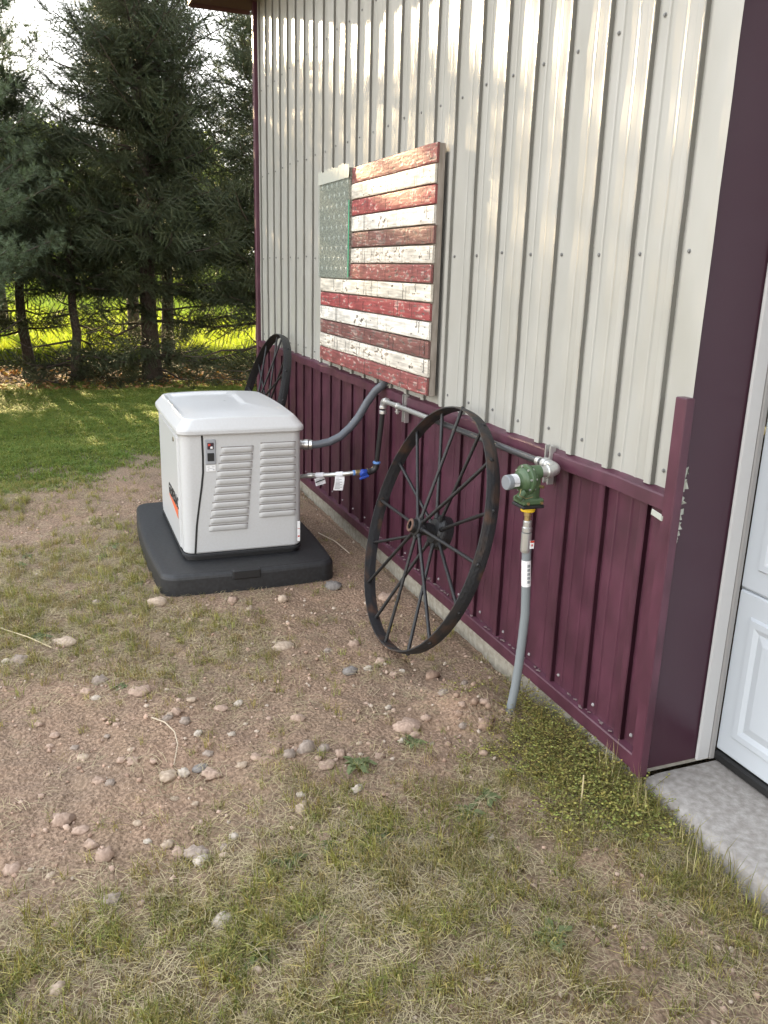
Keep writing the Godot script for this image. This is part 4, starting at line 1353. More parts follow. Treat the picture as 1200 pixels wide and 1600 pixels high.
# ---------------------------------------------------------------- materials
func build_materials() -> void:
	var soft_normal := noise_tex(0.006, 512, Color.BLACK, Color.WHITE, 31, FastNoiseLite.TYPE_SIMPLEX_SMOOTH, 2, 0.5, true)
	var m := paint(0.41, 0.405, 0.375, 0.32)
	m.albedo_texture = noise_tex(0.012, 512, Color(0.93, 0.925, 0.91), Color(1, 1, 1), 3, FastNoiseLite.TYPE_SIMPLEX_SMOOTH, 5)
	triplanar(m, Vector3(0.7, 0.25, 0.7))
	mats.cream = m
	m = paint(0.100, 0.031, 0.052, 0.34)
	m.albedo_texture = noise_tex(0.008, 512, Color(0.74, 0.74, 0.74), Color(1, 1, 1), 4, FastNoiseLite.TYPE_SIMPLEX_SMOOTH, 5)
	m.roughness_texture = noise_tex(0.02, 512, Color(0.75, 0.75, 0.75), Color(1, 1, 1), 14, FastNoiseLite.TYPE_SIMPLEX_SMOOTH, 5)
	m.roughness = 0.45
	triplanar(m, Vector3(1.5, 0.9, 1.5))
	mats.maroon = m
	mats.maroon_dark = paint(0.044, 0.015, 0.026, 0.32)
	mats.brown = paint(0.10, 0.045, 0.035, 0.55)
	mats.screw = paint(0.20, 0.20, 0.195, 0.55, 0.3)
	mats.screw_pale = paint(0.42, 0.40, 0.40, 0.5, 0.4)
	mats.grit = paint(0.17, 0.125, 0.12, 0.95)
	mats.film = paint(0.40, 0.41, 0.36, 0.7)
	mats.pale_vinyl = paint(0.48, 0.475, 0.47, 0.5)
	mats.seal = paint(0.28, 0.27, 0.26, 0.7)
	mats.door = paint(0.53, 0.565, 0.60, 0.4)
	mats.rubber = paint(0.012, 0.012, 0.012, 0.6)
	for e in [["concrete", 0.40, 0.375, 0.35, 21], ["concrete_pale", 0.42, 0.39, 0.32, 22]]:
		m = paint(e[1], e[2], e[3], 0.92)
		m.albedo_texture = noise_tex(0.02, 512, Color(0.80, 0.785, 0.77), Color(1, 1, 1), e[4], FastNoiseLite.TYPE_SIMPLEX, 6)
		m.heightmap_enabled = true
		m.heightmap_texture = noise_tex(0.09, 512, Color.BLACK, Color.WHITE, e[4] + 5, FastNoiseLite.TYPE_SIMPLEX, 5)
		m.heightmap_scale = 0.10
		triplanar(m, Vector3(2.2, 2.2, 2.2))
		mats[e[0]] = m
	m = paint(0.024, 0.025, 0.028, 0.55)
	m.albedo_texture = noise_tex(0.03, 512, Color(0.7, 0.68, 0.66), Color(1, 1, 1), 26, FastNoiseLite.TYPE_SIMPLEX, 6)
	triplanar(m, Vector3(2, 2, 2))
	mats.pad = m
	mats.pad_black = paint(0.012, 0.012, 0.013, 0.5)
	m = paint(0.52, 0.525, 0.53, 0.33)
	m.albedo_texture = noise_tex(0.05, 512, Color(0.975, 0.97, 0.96), Color(1, 1, 1), 27, FastNoiseLite.TYPE_SIMPLEX, 6)
	triplanar(m, Vector3(2, 2, 2))
	mats.shell = m
	mats.slot = paint(0.20, 0.18, 0.165, 0.8)
	mats.grey_plastic = paint(0.30, 0.31, 0.33, 0.45)
	mats.dark_glass = paint(0.05, 0.03, 0.04, 0.15)
	mats.red_lamp = paint(0.50, 0.05, 0.03, 0.4)
	mats.sticker = paint(0.78, 0.78, 0.78, 0.5)
	mats.lock = paint(0.45, 0.38, 0.24, 0.35, 0.6)
	mats.ink = paint(0.015, 0.015, 0.016, 0.5)
	mats.orange = paint(0.72, 0.14, 0.05, 0.45)
	m = paint(0.019, 0.019, 0.021, 0.45)
	m.albedo_texture = noise_tex(0.04, 512, Color(0.55, 0.52, 0.5), Color(1, 1, 1), 28, FastNoiseLite.TYPE_SIMPLEX, 6)
	m.heightmap_enabled = true
	m.heightmap_texture = noise_tex(0.08, 512, Color.BLACK, Color.WHITE, 29, FastNoiseLite.TYPE_SIMPLEX, 5)
	m.heightmap_scale = 0.2
	triplanar(m, Vector3(3, 3, 3))
	mats.iron = m
	m = m.duplicate()
	m.albedo_color = Color(1, 1, 1)
	m.albedo_texture = noise_tex(0.011, 512, lin(0.015, 0.015, 0.016), lin(0.10, 0.045, 0.022), 33, FastNoiseLite.TYPE_SIMPLEX, 6, 0.77)
	m.uv1_scale = Vector3(0.9, 0.9, 0.9)
	m.roughness = 0.65
	mats.iron_rust = m
	mats.rust = paint(0.12, 0.065, 0.045, 0.85)
	m = paint(1, 1, 1, 0.8)
	m.albedo_texture = noise_tex(0.03, 256, lin(0.20, 0.17, 0.14), lin(0.33, 0.29, 0.25), 35, FastNoiseLite.TYPE_SIMPLEX, 5)
	triplanar(m, Vector3(4, 0.8, 4))
	mats.frame_wood = m
	m = paint(1, 1, 1, 0.35)
	m.albedo_texture = noise_tex(0.03, 512, lin(0.05, 0.052, 0.044), lin(0.42, 0.41, 0.33), 36, FastNoiseLite.TYPE_SIMPLEX, 4)  # pale mottling stands in for light on the clear sheet
	triplanar(m, Vector3(3, 3, 3))
	mats.canton = m
	mats.star = paint(0.42, 0.44, 0.40, 0.5)
	m = StandardMaterial3D.new()
	m.transparency = BaseMaterial3D.TRANSPARENCY_ALPHA
	m.albedo_color = Color(0.90, 0.97, 0.93, 0.12)
	m.roughness = 0.12
	mats.pane = m
	mats.green_edge = paint(0.05, 0.42, 0.22, 0.3)
	m = paint(0.58, 0.58, 0.56, 0.32, 0.75)
	mats.galv = m
	mats.galv_bright = paint(0.62, 0.62, 0.60, 0.28, 0.9)
	mats.black_pipe = paint(0.025, 0.024, 0.024, 0.45)
	mats.black_pipe_worn = paint(0.13, 0.13, 0.135, 0.28, 0.7)
	mats.blue_pale = paint(0.12, 0.25, 0.55, 0.5)
	mats.blue = paint(0.02, 0.06, 0.33, 0.4)
	mats.brass = paint(0.48, 0.36, 0.17, 0.35, 0.8)
	mats.tag_white = paint(0.72, 0.72, 0.76, 0.6)
	var im := Image.create(64, 64, false, Image.FORMAT_RGB8)
	im.fill(Color(0.86, 0.86, 0.87))
	for k in 9:
		im.fill_rect(Rect2i(8, 6 + k * 6, 20 + (k * 17) % 30, 2), Color(0.45, 0.45, 0.48))
	m = paint(1, 1, 1, 0.6)
	m.albedo_texture = ImageTexture.create_from_image(im)
	mats.tag_print = m
	mats.conduit = paint(0.085, 0.093, 0.108, 0.40)
	mats.reg_green = paint(0.062, 0.105, 0.050, 0.38)
	mats.cap_grey = paint(0.20, 0.215, 0.23, 0.45)
	mats.yellow = paint(0.72, 0.48, 0.02, 0.45)
	mats.riser = paint(0.19, 0.21, 0.22, 0.48)
	# plants
	m = paint(0.115, 0.088, 0.07, 0.95)
	m.albedo_texture = noise_tex(0.03, 512, Color(0.5, 0.48, 0.45), Color(1, 1, 1), 44, FastNoiseLite.TYPE_SIMPLEX, 5)
	triplanar(m, Vector3(3, 1, 3))
	mats.bark = m
	for e in [["spruce", 0.096, 0.126, 0.064, 0.12, 0.16, 0.05], ["pine", 0.095, 0.13, 0.068, 0.15, 0.20, 0.07]]:
		m = paint(e[1], e[2], e[3], 0.6)
		m.vertex_color_use_as_albedo = true
		m.backlight_enabled = true
		m.backlight = lin(e[4], e[5], e[6])
		mats[e[0]] = m
	m = paint(1, 1, 1, 0.7)
	m.vertex_color_use_as_albedo = true
	m.backlight_enabled = true
	m.backlight = Color(0.75, 0.75, 0.55)
	mats.grass = m
	m = paint(1, 1, 1, 0.9)
	m.vertex_color_use_as_albedo = true
	mats.straw = m
	stone_shapes = []
	var cols := [Color(0.55, 0.40, 0.31), Color(0.57, 0.45, 0.34), Color(0.44, 0.36, 0.30), Color(0.63, 0.55, 0.46), Color(0.29, 0.265, 0.245), Color(0.42, 0.29, 0.21)]
	for k in cols.size():
		m = StandardMaterial3D.new()
		m.albedo_color = cols[k].linear_to_srgb()
		m.albedo_texture = noise_tex(0.03, 256, Color(0.68, 0.66, 0.64), Color(1, 1, 1), 60 + k, FastNoiseLite.TYPE_SIMPLEX, 5)
		m.roughness = 0.85
		triplanar(m, Vector3(7, 7, 7))
		var set_ := []
		for j in 3:
			var sm := stone_mesh(k * 7 + j, 0.20 + 0.10 * j)
			sm.surface_set_material(0, m)
			set_.append(sm)
		stone_shapes.append(set_)

# ---------------------------------------------------------------- ground cover
func build_cover() -> void:
	var where := {}; var tints := {}
	for k in ["dry", "green", "lawn", "straw", "weed", "rosette"]:
		where[k] = []; tints[k] = []
	var tries := 95000
	for i in tries:                               # the yard
		var z := -0.85 - pow(rng.randf(), 1.35) * 6.2
		var x := rng.randf_range(-0.9 + z * 0.03, 1.74)
		if absf(x - 0.905) < 0.5 and absf(z + 5.0) < 0.79: continue
		var g := cover_at(x, z)
		var clump := 0.5 + 0.55 * patchy.get_noise_2d(x * 10.0, z * 10.0) + 0.7 * patchy.get_noise_2d(x * 38.0 + 5.0, z * 38.0)
		var p := Vector3(x, height_at(x, z), z)
		if rng.randf() < 0.006 + 0.21 * g * g and x < 1.72:
			where.straw.append(Transform3D(Basis(Vector3.UP, rng.randf() * TAU).scaled(Vector3.ONE * rng.randf_range(0.6, 1.2)), p))
			var t := rng.randf_range(0.7, 1.15)
			tints.straw.append(Color(t, t, t * rng.randf_range(0.85, 1.05)))
		if rng.randf() > g * g * clampf(clump * 2.2 - 0.75, 0.03, 1.0) * 0.85 + 0.006: continue
		var green := 0.46 + 1.0 * patchy.get_noise_2d(x * 5.0 + 31.0, z * 5.0) + clampf((-z - 5.2) / 1.2, 0, 0.6)
		if x > 1.25 and z > -2.7: green += 0.2
		var k := "green" if rng.randf() < green else "dry"
		var s := rng.randf_range(0.55, 1.15) * lerpf(0.65, 1.0, g)
		where[k].append(Transform3D(Basis(Vector3.UP, rng.randf() * TAU).scaled(Vector3(s, s * rng.randf_range(0.6, 1.1), s)), p))
		var t := rng.randf_range(0.75, 1.2)
		tints[k].append(Color(t * rng.randf_range(0.9, 1.15), t, t * 0.95))
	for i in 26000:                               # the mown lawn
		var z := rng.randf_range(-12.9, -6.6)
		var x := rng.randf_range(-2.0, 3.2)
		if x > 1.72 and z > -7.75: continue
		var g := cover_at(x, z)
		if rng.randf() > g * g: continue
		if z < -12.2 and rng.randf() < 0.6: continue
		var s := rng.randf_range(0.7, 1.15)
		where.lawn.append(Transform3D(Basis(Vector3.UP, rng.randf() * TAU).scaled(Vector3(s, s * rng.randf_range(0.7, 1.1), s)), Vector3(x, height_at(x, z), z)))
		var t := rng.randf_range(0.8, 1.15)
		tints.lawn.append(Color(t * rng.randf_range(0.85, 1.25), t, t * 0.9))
	for i in 460:                                 # weeds along the footing by the door
		var z := rng.randf_range(-2.75, -1.75)
		var x := 1.73 - absf(rng.randfn(0, 0.13)) - 0.01
		if rng.randf() > 0.9 * exp(-pow((z + 2.2) / 0.32, 2)) + 0.08: continue
		where.weed.append(Transform3D(Basis(Vector3.UP, rng.randf() * TAU).scaled(Vector3.ONE * rng.randf_range(0.6, 1.15)), Vector3(x, height_at(x, z) - 0.004, z)))
		var t := rng.randf_range(0.7, 1.2)
		tints.weed.append(Color(t * rng.randf_range(0.85, 1.2), t, t * 0.9))
	for i in 75:
		var z := -1.2 - rng.randf() * 4.5; var x := rng.randf_range(-0.6, 1.5)
		if absf(x - 0.905) < 0.5 and absf(z + 5.0) < 0.79: continue
		if rng.randf() > cover_at(x, z) + 0.05: continue
		var s := rng.randf_range(0.45, 0.95)
		where.rosette.append(Transform3D(Basis(Vector3.UP, rng.randf() * TAU).scaled(Vector3.ONE * s), Vector3(x, height_at(x, z), z)))
		tints.rosette.append(Color.WHITE * rng.randf_range(0.8, 1.2))
	var dry := [Color(0.50, 0.42, 0.20), Color(0.44, 0.38, 0.17), Color(0.38, 0.35, 0.13), Color(0.56, 0.48, 0.28), Color(0.28, 0.29, 0.09)]
	var grn := [Color(0.30, 0.32, 0.08), Color(0.36, 0.36, 0.10), Color(0.22, 0.26, 0.065), Color(0.46, 0.41, 0.15), Color(0.40, 0.38, 0.12)]
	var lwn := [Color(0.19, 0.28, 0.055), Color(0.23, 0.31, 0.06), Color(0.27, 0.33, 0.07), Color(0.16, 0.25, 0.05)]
	var names := {"dry": ["dry_grass", "straw coloured dry grass tufts over the foreground soil"], "green": ["grass", "sparse olive green grass tufts growing through the yard soil"], "lawn": ["lawn", "shaded green mown lawn beyond the generator"], "straw": ["straw", "loose dead straw strewn over the soil"], "weed": ["weeds", "low yellow green weeds along the footing beside the riser"], "rosette": ["broadleaf_weeds", "small flat broad leaved weeds in the bare soil"]}
	var meshes := {"dry": tuft_mesh(16, 0.03, 0.075, 0.0012, dry, 1.3), "green": tuft_mesh(18, 0.026, 0.092, 0.0013, grn, 1.0), "lawn": tuft_mesh(22, 0.075, 0.06, 0.0032, lwn, 1.0), "straw": straw_mesh(), "weed": weed_mesh(Color(0.34, 0.34, 0.10)), "rosette": rosette_mesh()}
	for k in names:
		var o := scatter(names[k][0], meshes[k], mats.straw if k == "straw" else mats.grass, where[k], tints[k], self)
		tag(o, names[k][1], "ground cover", "", "stuff")
	# tall seed stalks of grass by the slab edge
	var st := []; var stt := []
	for i in 48:
		var z := rng.randf_range(-2.15, -1.35)
		var x := 1.735 - absf(rng.randfn(0, 0.05))
		st.append(Transform3D(Basis(Vector3.UP, rng.randf() * TAU).scaled(Vector3(1, rng.randf_range(0.6, 1.2), 1)), Vector3(x, height_at(x, z), z)))
		stt.append(Color.WHITE * rng.randf_range(0.8, 1.2))
	var sk := scatter("tall_grass", tuft_mesh(9, 0.04, 0.16, 0.0014, grn + [Color(0.45, 0.38, 0.2)], 0.7), mats.grass, st, stt, self)
	tag(sk, "taller wispy grass growing against the concrete slab edge", "grass", "", "stuff")
	# gravel: crumbs and pebbles too small to count
	st = []; stt = []
	for i in 12000:
		var z := -0.9 - pow(rng.randf(), 1.1) * 5.5
		var x := rng.randf_range(-0.7, 1.72)
		if absf(x - 0.905) < 0.5 and absf(z + 5.0) < 0.79: continue
		var g := cover_at(x, z)
		if rng.randf() > 1.05 - g * 0.85: continue
		if patchy.get_noise_2d(x * 8.0 + 11.0, z * 8.0) + rng.randf() * 0.7 < 0.12: continue
		var s := 0.0035 + 0.017 * pow(rng.randf(), 5.0)
		st.append(Transform3D(Basis(Vector3(jit(1), 1, jit(1)).normalized(), rng.randf() * TAU) * Basis.from_scale(Vector3(s, s * rng.randf_range(0.5, 0.8), s * rng.randf_range(0.7, 1.0))), Vector3(x, height_at(x, z) + s * 0.15, z)))
		var c: Color = [Color(0.46, 0.31, 0.23), Color(0.48, 0.35, 0.27), Color(0.40, 0.28, 0.21), Color(0.47, 0.38, 0.30), Color(0.35, 0.23, 0.165)][rng.randi() % 5]
		stt.append(c * rng.randf_range(0.8, 1.15))
	var gr := scatter("gravel", stone_mesh(99, 0.4), mats.straw, st, stt, self)
	tag(gr, "fine gravel and crumbs of reddish soil over the yard", "gravel", "", "stuff")
	# sunlit field beyond the trees
	st = []; stt = []
	for i in 26000:
		var d := rng.randf()
		var z := -15.6 - 50.0 * d * d
		var x := rng.randf_range(-7.0, 9.0) * (1.0 + (-z - 15.0) * 0.02) - (-z - 15.0) * 0.02
		var s := rng.randf_range(0.7, 1.3) * (1.0 + (-z - 15.0) * 0.02)
		st.append(Transform3D(Basis(Vector3.UP, rng.randf() * TAU).scaled(Vector3.ONE * s), Vector3(x, height_at(x, z), z)))
		var t := rng.randf_range(0.8, 1.2)
		stt.append(Color(t * rng.randf_range(0.9, 1.1), t, t * 0.8))
	var fc := [Color(0.44, 0.56, 0.08), Color(0.52, 0.62, 0.10), Color(0.34, 0.47, 0.06), Color(0.66, 0.66, 0.20)]
	var fl := scatter("field_grass", tuft_mesh(16, 0.16, 0.34, 0.0075, fc, 0.7), mats.grass, st, stt, self)
	tag(fl, "tall sunlit yellow green grass of the field beyond the conifers", "grass", "", "stuff")
	# fallen leaves and needles under the trees
	st = []; stt = []
	for i in 2600:
		var z := rng.randf_range(-15.0, -12.1); var x := rng.randf_range(-2.0, 3.6)
		st.append(Transform3D(Basis(Vector3(jit(0.6), 1, jit(0.6)).normalized(), rng.randf() * TAU).scaled(Vector3.ONE * rng.randf_range(0.5, 1.2)), Vector3(x, height_at(x, z) + 0.012, z)))
		stt.append([Color(0.34, 0.16, 0.07), Color(0.42, 0.24, 0.10), Color(0.25, 0.12, 0.06), Color(0.45, 0.33, 0.14)][rng.randi() % 4])
	var lm := MB.new()
	lm.col = Color.WHITE
	lm.quad(Vector3(-0.045, 0, 0), Vector3(0, 0.012, 0.03), Vector3(0.045, 0.004, 0), Vector3(0, 0.01, -0.03), Vector3.UP)
	var lv := scatter("fallen_leaves", lm.mesh(), mats.grass, st, stt, self)
	tag(lv, "reddish fallen leaves on the ground under the conifers", "leaves", "", "stuff")

func twig(label: String, pts: Array, r: float, col: Color) -> void:
	var mb := MB.new()
	mb.tube(pts, [r, r * 0.95, r * 0.8, r * 0.7, r * 0.5], 5)
	var m := paint(col.r, col.g, col.b, 0.85)
	var o := part("dry_stalk", mb.mesh(), m, self)
	tag(o, label, "stalk", "dead stalks on the soil")

# ---------------------------------------------------------------- the scene
func _ready() -> void:
	rng.seed = 7
	var cam := Camera3D.new()
	cam.name = "camera"
	cam.fov = 62.82
	cam.near = 0.05
	cam.far = 3000.0
	cam.transform = Transform3D(Basis(Vector3(0.93358, 0.02757, 0.35731), Vector3(0.07386, 0.96083, -0.26713), Vector3(-0.35067, 0.27577, 0.89497)), Vector3(0, 1.68, 0))
	add_child(cam)
	cam.current = true
	var env := Environment.new()
	env.background_mode = Environment.BG_SKY
	var sm := ProceduralSkyMaterial.new()
	sm.sky_top_color = Color(0.72, 0.745, 0.78)
	sm.sky_horizon_color = Color(0.98, 0.955, 0.91)
	sm.sky_curve = 0.18
	sm.ground_horizon_color = Color(0.62, 0.60, 0.50)
	sm.ground_bottom_color = Color(0.30, 0.27, 0.20)
	sm.sun_angle_max = 25.0
	var sky := Sky.new()
	sky.sky_material = sm
	env.sky = sky
	env.ambient_light_source = Environment.AMBIENT_SOURCE_SKY
	env.background_energy_multiplier = 1.0
	env.tonemap_mode = Environment.TONE_MAPPER_LINEAR
	env.tonemap_exposure = 5.3
	env.sdfgi_enabled = true
	env.ssao_enabled = true
	env.ssil_enabled = true
	var we := WorldEnvironment.new()
	we.name = "world"
	we.environment = env
	add_child(we)
	var sun := DirectionalLight3D.new()
	sun.name = "sun"
	sun.light_energy = 1.5
	sun.light_color = Color(1.0, 0.88, 0.69)
	sun.light_angular_distance = 0.5
	sun.shadow_enabled = true
	var az := deg_to_rad(9.2); var el := deg_to_rad(14.0)
	var to_sun := Vector3(-sin(az) * cos(el), sin(el), -cos(az) * cos(el))
	sun.basis = Basis.looking_at(-to_sun)
	add_child(sun)

	relief.seed = 3; relief.frequency = 0.5; relief.fractal_octaves = 3
	patchy.seed = 12; patchy.frequency = 0.35; patchy.fractal_octaves = 3
	fine.seed = 21; fine.frequency = 0.8; fine.fractal_octaves = 4
	cov([-0.17, -1.73, 0.8, 0.18, -1.61, 0.8, 0.61, -1.46, 0.7, 0.97, -1.33, 0.55, 1.18, -1.25, 0.3, 1.4, -1.18, 0.25])
	cov([-0.17, -1.89, 0.8, 0.06, -1.81, 0.8, 0.36, -1.71, 0.7, 0.66, -1.6, 0.8, 0.97, -1.49, 0.6, 1.28, -1.38, 0.4, 1.52, -1.3, 0.3])
	cov([-0.22, -2.1, 0.25, -0.01, -2.02, 0.6, 0.23, -1.94, 0.8, 0.56, -1.82, 0.85, 0.89, -1.71, 0.8, 1.14, -1.62, 0.55, 1.4, -1.53, 0.4, 1.65, -1.45, 0.7])
	cov([-0.18, -2.3, 0.0, 0.09, -2.21, 0.1, 0.35, -2.12, 0.3, 0.53, -2.06, 0.8, 0.8, -1.96, 0.9, 1.07, -1.87, 0.8, 1.31, -1.79, 0.5])
	cov([1.44, -1.74, 0.35, 1.63, -1.68, 0.8, 1.76, -1.63, 0.7, -0.18, -2.52, 0.0, 0.2, -2.39, 0.05, 0.49, -2.3, 0.3, 0.64, -2.24, 0.7])
	cov([0.88, -2.16, 0.7, 1.17, -2.06, 0.6, 1.47, -1.96, 0.7, 1.67, -1.89, 0.9, -0.08, -2.71, 0.0, 0.33, -2.57, 0.0, 0.74, -2.44, 0.2])
	cov([0.95, -2.36, 0.05, 1.17, -2.29, 0.2, 1.38, -2.22, 0.6, 1.6, -2.15, 0.95, 1.75, -2.1, 0.9, -0.08, -2.97, 0.0, 0.37, -2.82, 0.0])
	cov([0.82, -2.67, 0.03, 1.16, -2.56, 0.0, 1.39, -2.48, 0.05, 1.58, -2.42, 0.8, 1.74, -2.37, 0.9, -0.19, -3.31, 0.1, 0.17, -3.19, 0.15])
	cov([0.53, -3.08, 0.3, 0.9, -2.96, 0.15, 1.15, -2.87, 0.1, 1.4, -2.79, 0.2, 1.55, -2.74, 0.2, -0.2, -3.68, 0.6, 0.2, -3.55, 0.55])
	cov([0.6, -3.42, 0.5, 1.0, -3.29, 0.15, 1.19, -3.23, 0.2, 1.55, -3.12, 0.2, -0.21, -4.04, 0.7, 0.22, -3.9, 0.7, 0.66, -3.77, 0.6])
	cov([1.04, -3.65, 0.3, 1.22, -3.59, 0.1, -0.21, -4.47, 0.7, 0.19, -4.35, 0.6, 0.74, -4.18, 0.2, 1.06, -4.08, 0.2, 1.39, -3.98, 0.05])
	cov([-0.22, -5.11, 0.6, 0.13, -5.01, 0.7, 0.31, -4.96, 0.7, -0.23, -5.64, 0.15, 0.04, -5.56, 0.3, 0.35, -5.48, 0.5, 1.64, -5.11, 0.05])
	cov([-0.41, -6.33, 0.7, -0.24, -6.28, 0.3, 0.06, -6.2, 0.25, 0.4, -6.11, 0.15, -0.26, -7.07, 0.7, 0.08, -6.98, 0.5, 0.46, -6.88, 0.1])
	cov([0.66, -6.83, 0.15, -0.27, -7.8, 0.95, 0.26, -7.67, 0.8, 0.74, -7.55, 0.4, 1.5, -7.0, 0.3, -0.29, -8.68, 1.0, 0.3, -8.54, 1.0, 0.83, -8.42, 0.9])

	build_materials()
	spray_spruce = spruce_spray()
	spray_pine = pine_spray()
	build_ground()
	build_barn()

	# trees
	conifer("spruce_tree", "large dark spruce in the middle of the row, branches down to the lawn", Vector3(1.35, 0, -13.3), 8.6, 1.9, 1.25, "spruce", 0.0, 0.0, Vector3.ZERO, 0.5)
	conifer("spruce_tree", "dark spruce behind the far corner of the barn", Vector3(3.0, 0, -12.7), 5.3, 1.65, 0.9, "spruce", 0.0, 0.0, Vector3.ZERO, 0.5)
	conifer("spruce_tree", "slim spruce left of the large middle spruce with a bare lower trunk", Vector3(0.28, 0, -13.2), 3.5, 1.25, 1.2, "spruce", 0.0, 0.0, Vector3.ZERO, 0.5)
	conifer("spruce_tree", "spruce with the leftmost bare trunk seen over the lawn", Vector3(-0.42, 0, -13.8), 4.2, 1.2, 1.45, "spruce")
	conifer("spruce_tree", "spruce whose bare trunk stands just right of the large middle spruce", Vector3(1.78, 0, -14.7), 6.6, 1.3, 1.8, "spruce")
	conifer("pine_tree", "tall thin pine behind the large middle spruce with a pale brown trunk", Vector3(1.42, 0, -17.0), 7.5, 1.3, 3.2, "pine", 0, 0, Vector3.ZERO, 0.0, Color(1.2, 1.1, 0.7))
	conifer("pine_tree", "soft bluish white pine leaning in from the left edge", Vector3(-1.65, 0, -11.4), 7.6, 2.0, 1.0, "pine", 0, 0, Vector3.ZERO, 0.0, Color(1, 1, 1), 0.9, 1.2)
	conifer("pine_tree", "thin pine tinted sunlit yellow rising far behind the leftmost bare trunk", Vector3(-1.0, 0, -18.8), 9.6, 1.7, 2.6, "pine", 0, 0, Vector3.ZERO, 0.0, Color(1.4, 1.25, 0.7), 0.75)  # sunlit yellow is put into the tint; placed to shade the near wall
	conifer("pine_tree", "pine tinted sunlit yellow behind the barn's far corner spruce", Vector3(3.7, 0, -16.2), 6.6, 1.6, 1.6, "pine", 0, 0, Vector3.ZERO, 0.0, Color(1.5, 1.25, 0.6))  # yellow of the sunlight is put into the needle tint
	conifer("spruce_tree", "unseen dense spruce nearest the lawn, out of view at left, shading the yard", Vector3(-2.9, 0, -11.6), 6.5, 1.7, 0.3, "spruce")  # out of view, placed to keep the low sun off the yard
	conifer("spruce_tree", "unseen dense spruce behind the white pine, out of view at left, shading the yard", Vector3(-1.75, 0, -14.6), 6.2, 1.6, 1.3, "spruce")  # out of view; shades the yard, open below for sun on the lawn
	for e in [[-9.0, 9.0, "rounded leafy tree at the left end of the far hedgerow"], [-4.5, 7.5, "lower leafy tree second from the left in the far hedgerow"], [0.0, 9.5, "tall leafy tree in the middle of the far hedgerow"], [4.5, 8.0, "leafy tree right of the tall one in the far hedgerow"], [9.0, 9.0, "rounded leafy tree at the right end of the far hedgerow"]]:
		leafy(e[2], Vector3(e[0], 0, -58.0 + jit(3)), e[1])
	conifer("spruce_tree", "unseen spruce farther left in the row, out of view, shading the yard", Vector3(-3.2, 0, -13.4), 7.4, 1.8, 0.8, "spruce")  # unseen, stands here to shade the foreground soil
	conifer("spruce_tree", "unseen spruce second from the left edge in the row, out of view, shading the yard", Vector3(-5.0, 0, -13.2), 7.6, 1.8, 0.8, "spruce")  # unseen, carries the row on to block sun from the left

	build_generator()
	build_flag()
	build_wheel("large iron spoked wheel with rusty rim leaning on the gas pipe in front", Vector3(1.472, 0.572, -3.323), Vector3(-0.952, 0.305, -0.03), 0.568, 0.06, -2.0, true)
	build_wheel("iron spoked wheel leaning on the wall behind the generator", Vector3(1.47, 0.61, -6.62), Vector3(-0.955, 0.29, -0.02), 0.60, 0.065, 8.0, false)
	build_pipes()
	build_cover()

	# stones
	stone(0.723, -2.537, 0.076, 0.057, 2, "round grey brown stone on the small gravel ridge in mid yard")
	stone(-0.091, -2.477, 0.069, 0.050, 0, "pinkish round stone alone on the bare soil at left")
	stone(0.301, -1.861, 0.058, 0.039, 3, "pale smooth pebble among the foreground grass")
	stone(0.285, -2.105, 0.050, 0.033, 3, "pale oval stone in front of the flat brown pair at the grass edge")
	stone(0.278, -2.145, 0.079, 0.042, 2, "flat grey brown stone behind the pale oval one at the grass edge")
	stone(0.022, -2.230, 0.055, 0.051, 0, "lumpy pinkish stone left of the paired stones")
	stone(0.623, -2.222, 0.048, 0.044, 1, "tan round stone at the top edge of the foreground grass")
	stone(0.817, -2.252, 0.040, 0.031, 3); stone(0.653, -2.079, 0.071, 0.025, 5, "flat reddish stone lying in the foreground grass")
	stone(0.760, -2.784, 0.061, 0.036, 0); stone(1.139, -2.608, 0.106, 0.045, 0, "long pale pink stone, largest on the bare soil left of the riser")
	stone(1.414, -2.495, 0.061, 0.051, 5, "brown angular stone just left of the riser foot"); stone(0.877, -3.481, 0.097, 0.039, 1, "long tan stone in front of the generator pad, left of the wheel")
	stone(-0.063, -3.853, 0.103, 0.039, 1, "long tan stone in the grass at far left of the yard"); stone(-0.251, -3.662, 0.077, 0.049, 2, "grey brown stone at the left edge of the yard")
	stone(-0.303, -3.677, 0.043, 0.031, 3); stone(0.067, -3.402, 0.064, 0.046, 2); stone(0.213, -3.212, 0.094, 0.039, 0, "long flat stone on the dirt edge below the left grass")
	stone(0.391, -4.168, 0.090, 0.055, 1, "tan stone against the front left corner of the generator pad"); stone(0.765, -4.079, 0.055, 0.044, 0, "pinkish stone in front of the middle of the generator pad")
	stone(1.013, -4.003, 0.058, 0.044, 1, "tan round stone in front of the right half of the generator pad"); stone(1.085, -3.115, 0.068, 0.040, 4, "dark grey flat stone left of the wheel's foot")
	stone(1.214, -3.440, 0.061, 0.040, 0); stone(1.563, -3.907, 0.104, 0.048, 0, "pinkish stone seen through the front wheel's spokes")
	stone(0.300, -2.573, 0.042, 0.038, 3); stone(0.246, -2.572, 0.061, 0.028, 1); stone(0.389, -2.548, 0.070, 0.028, 0); stone(0.361, -2.606, 0.060, 0.021, 4)
	stone(0.351, -2.901, 0.041, 0.033, 2); stone(0.384, -2.795, 0.035, 0.023, 3); stone(0.579, -3.016, 0.040, 0.027, 3); stone(0.394, -2.182, 0.032, 0.028, 3)
	stone(0.030, -2.030, 0.052, 0.024, 2); stone(-0.111, -1.769, 0.041, 0.034, 1); stone(-0.113, -1.996, 0.028, 0.024, 0); stone(0.353, -1.670, 0.022, 0.022, 1)
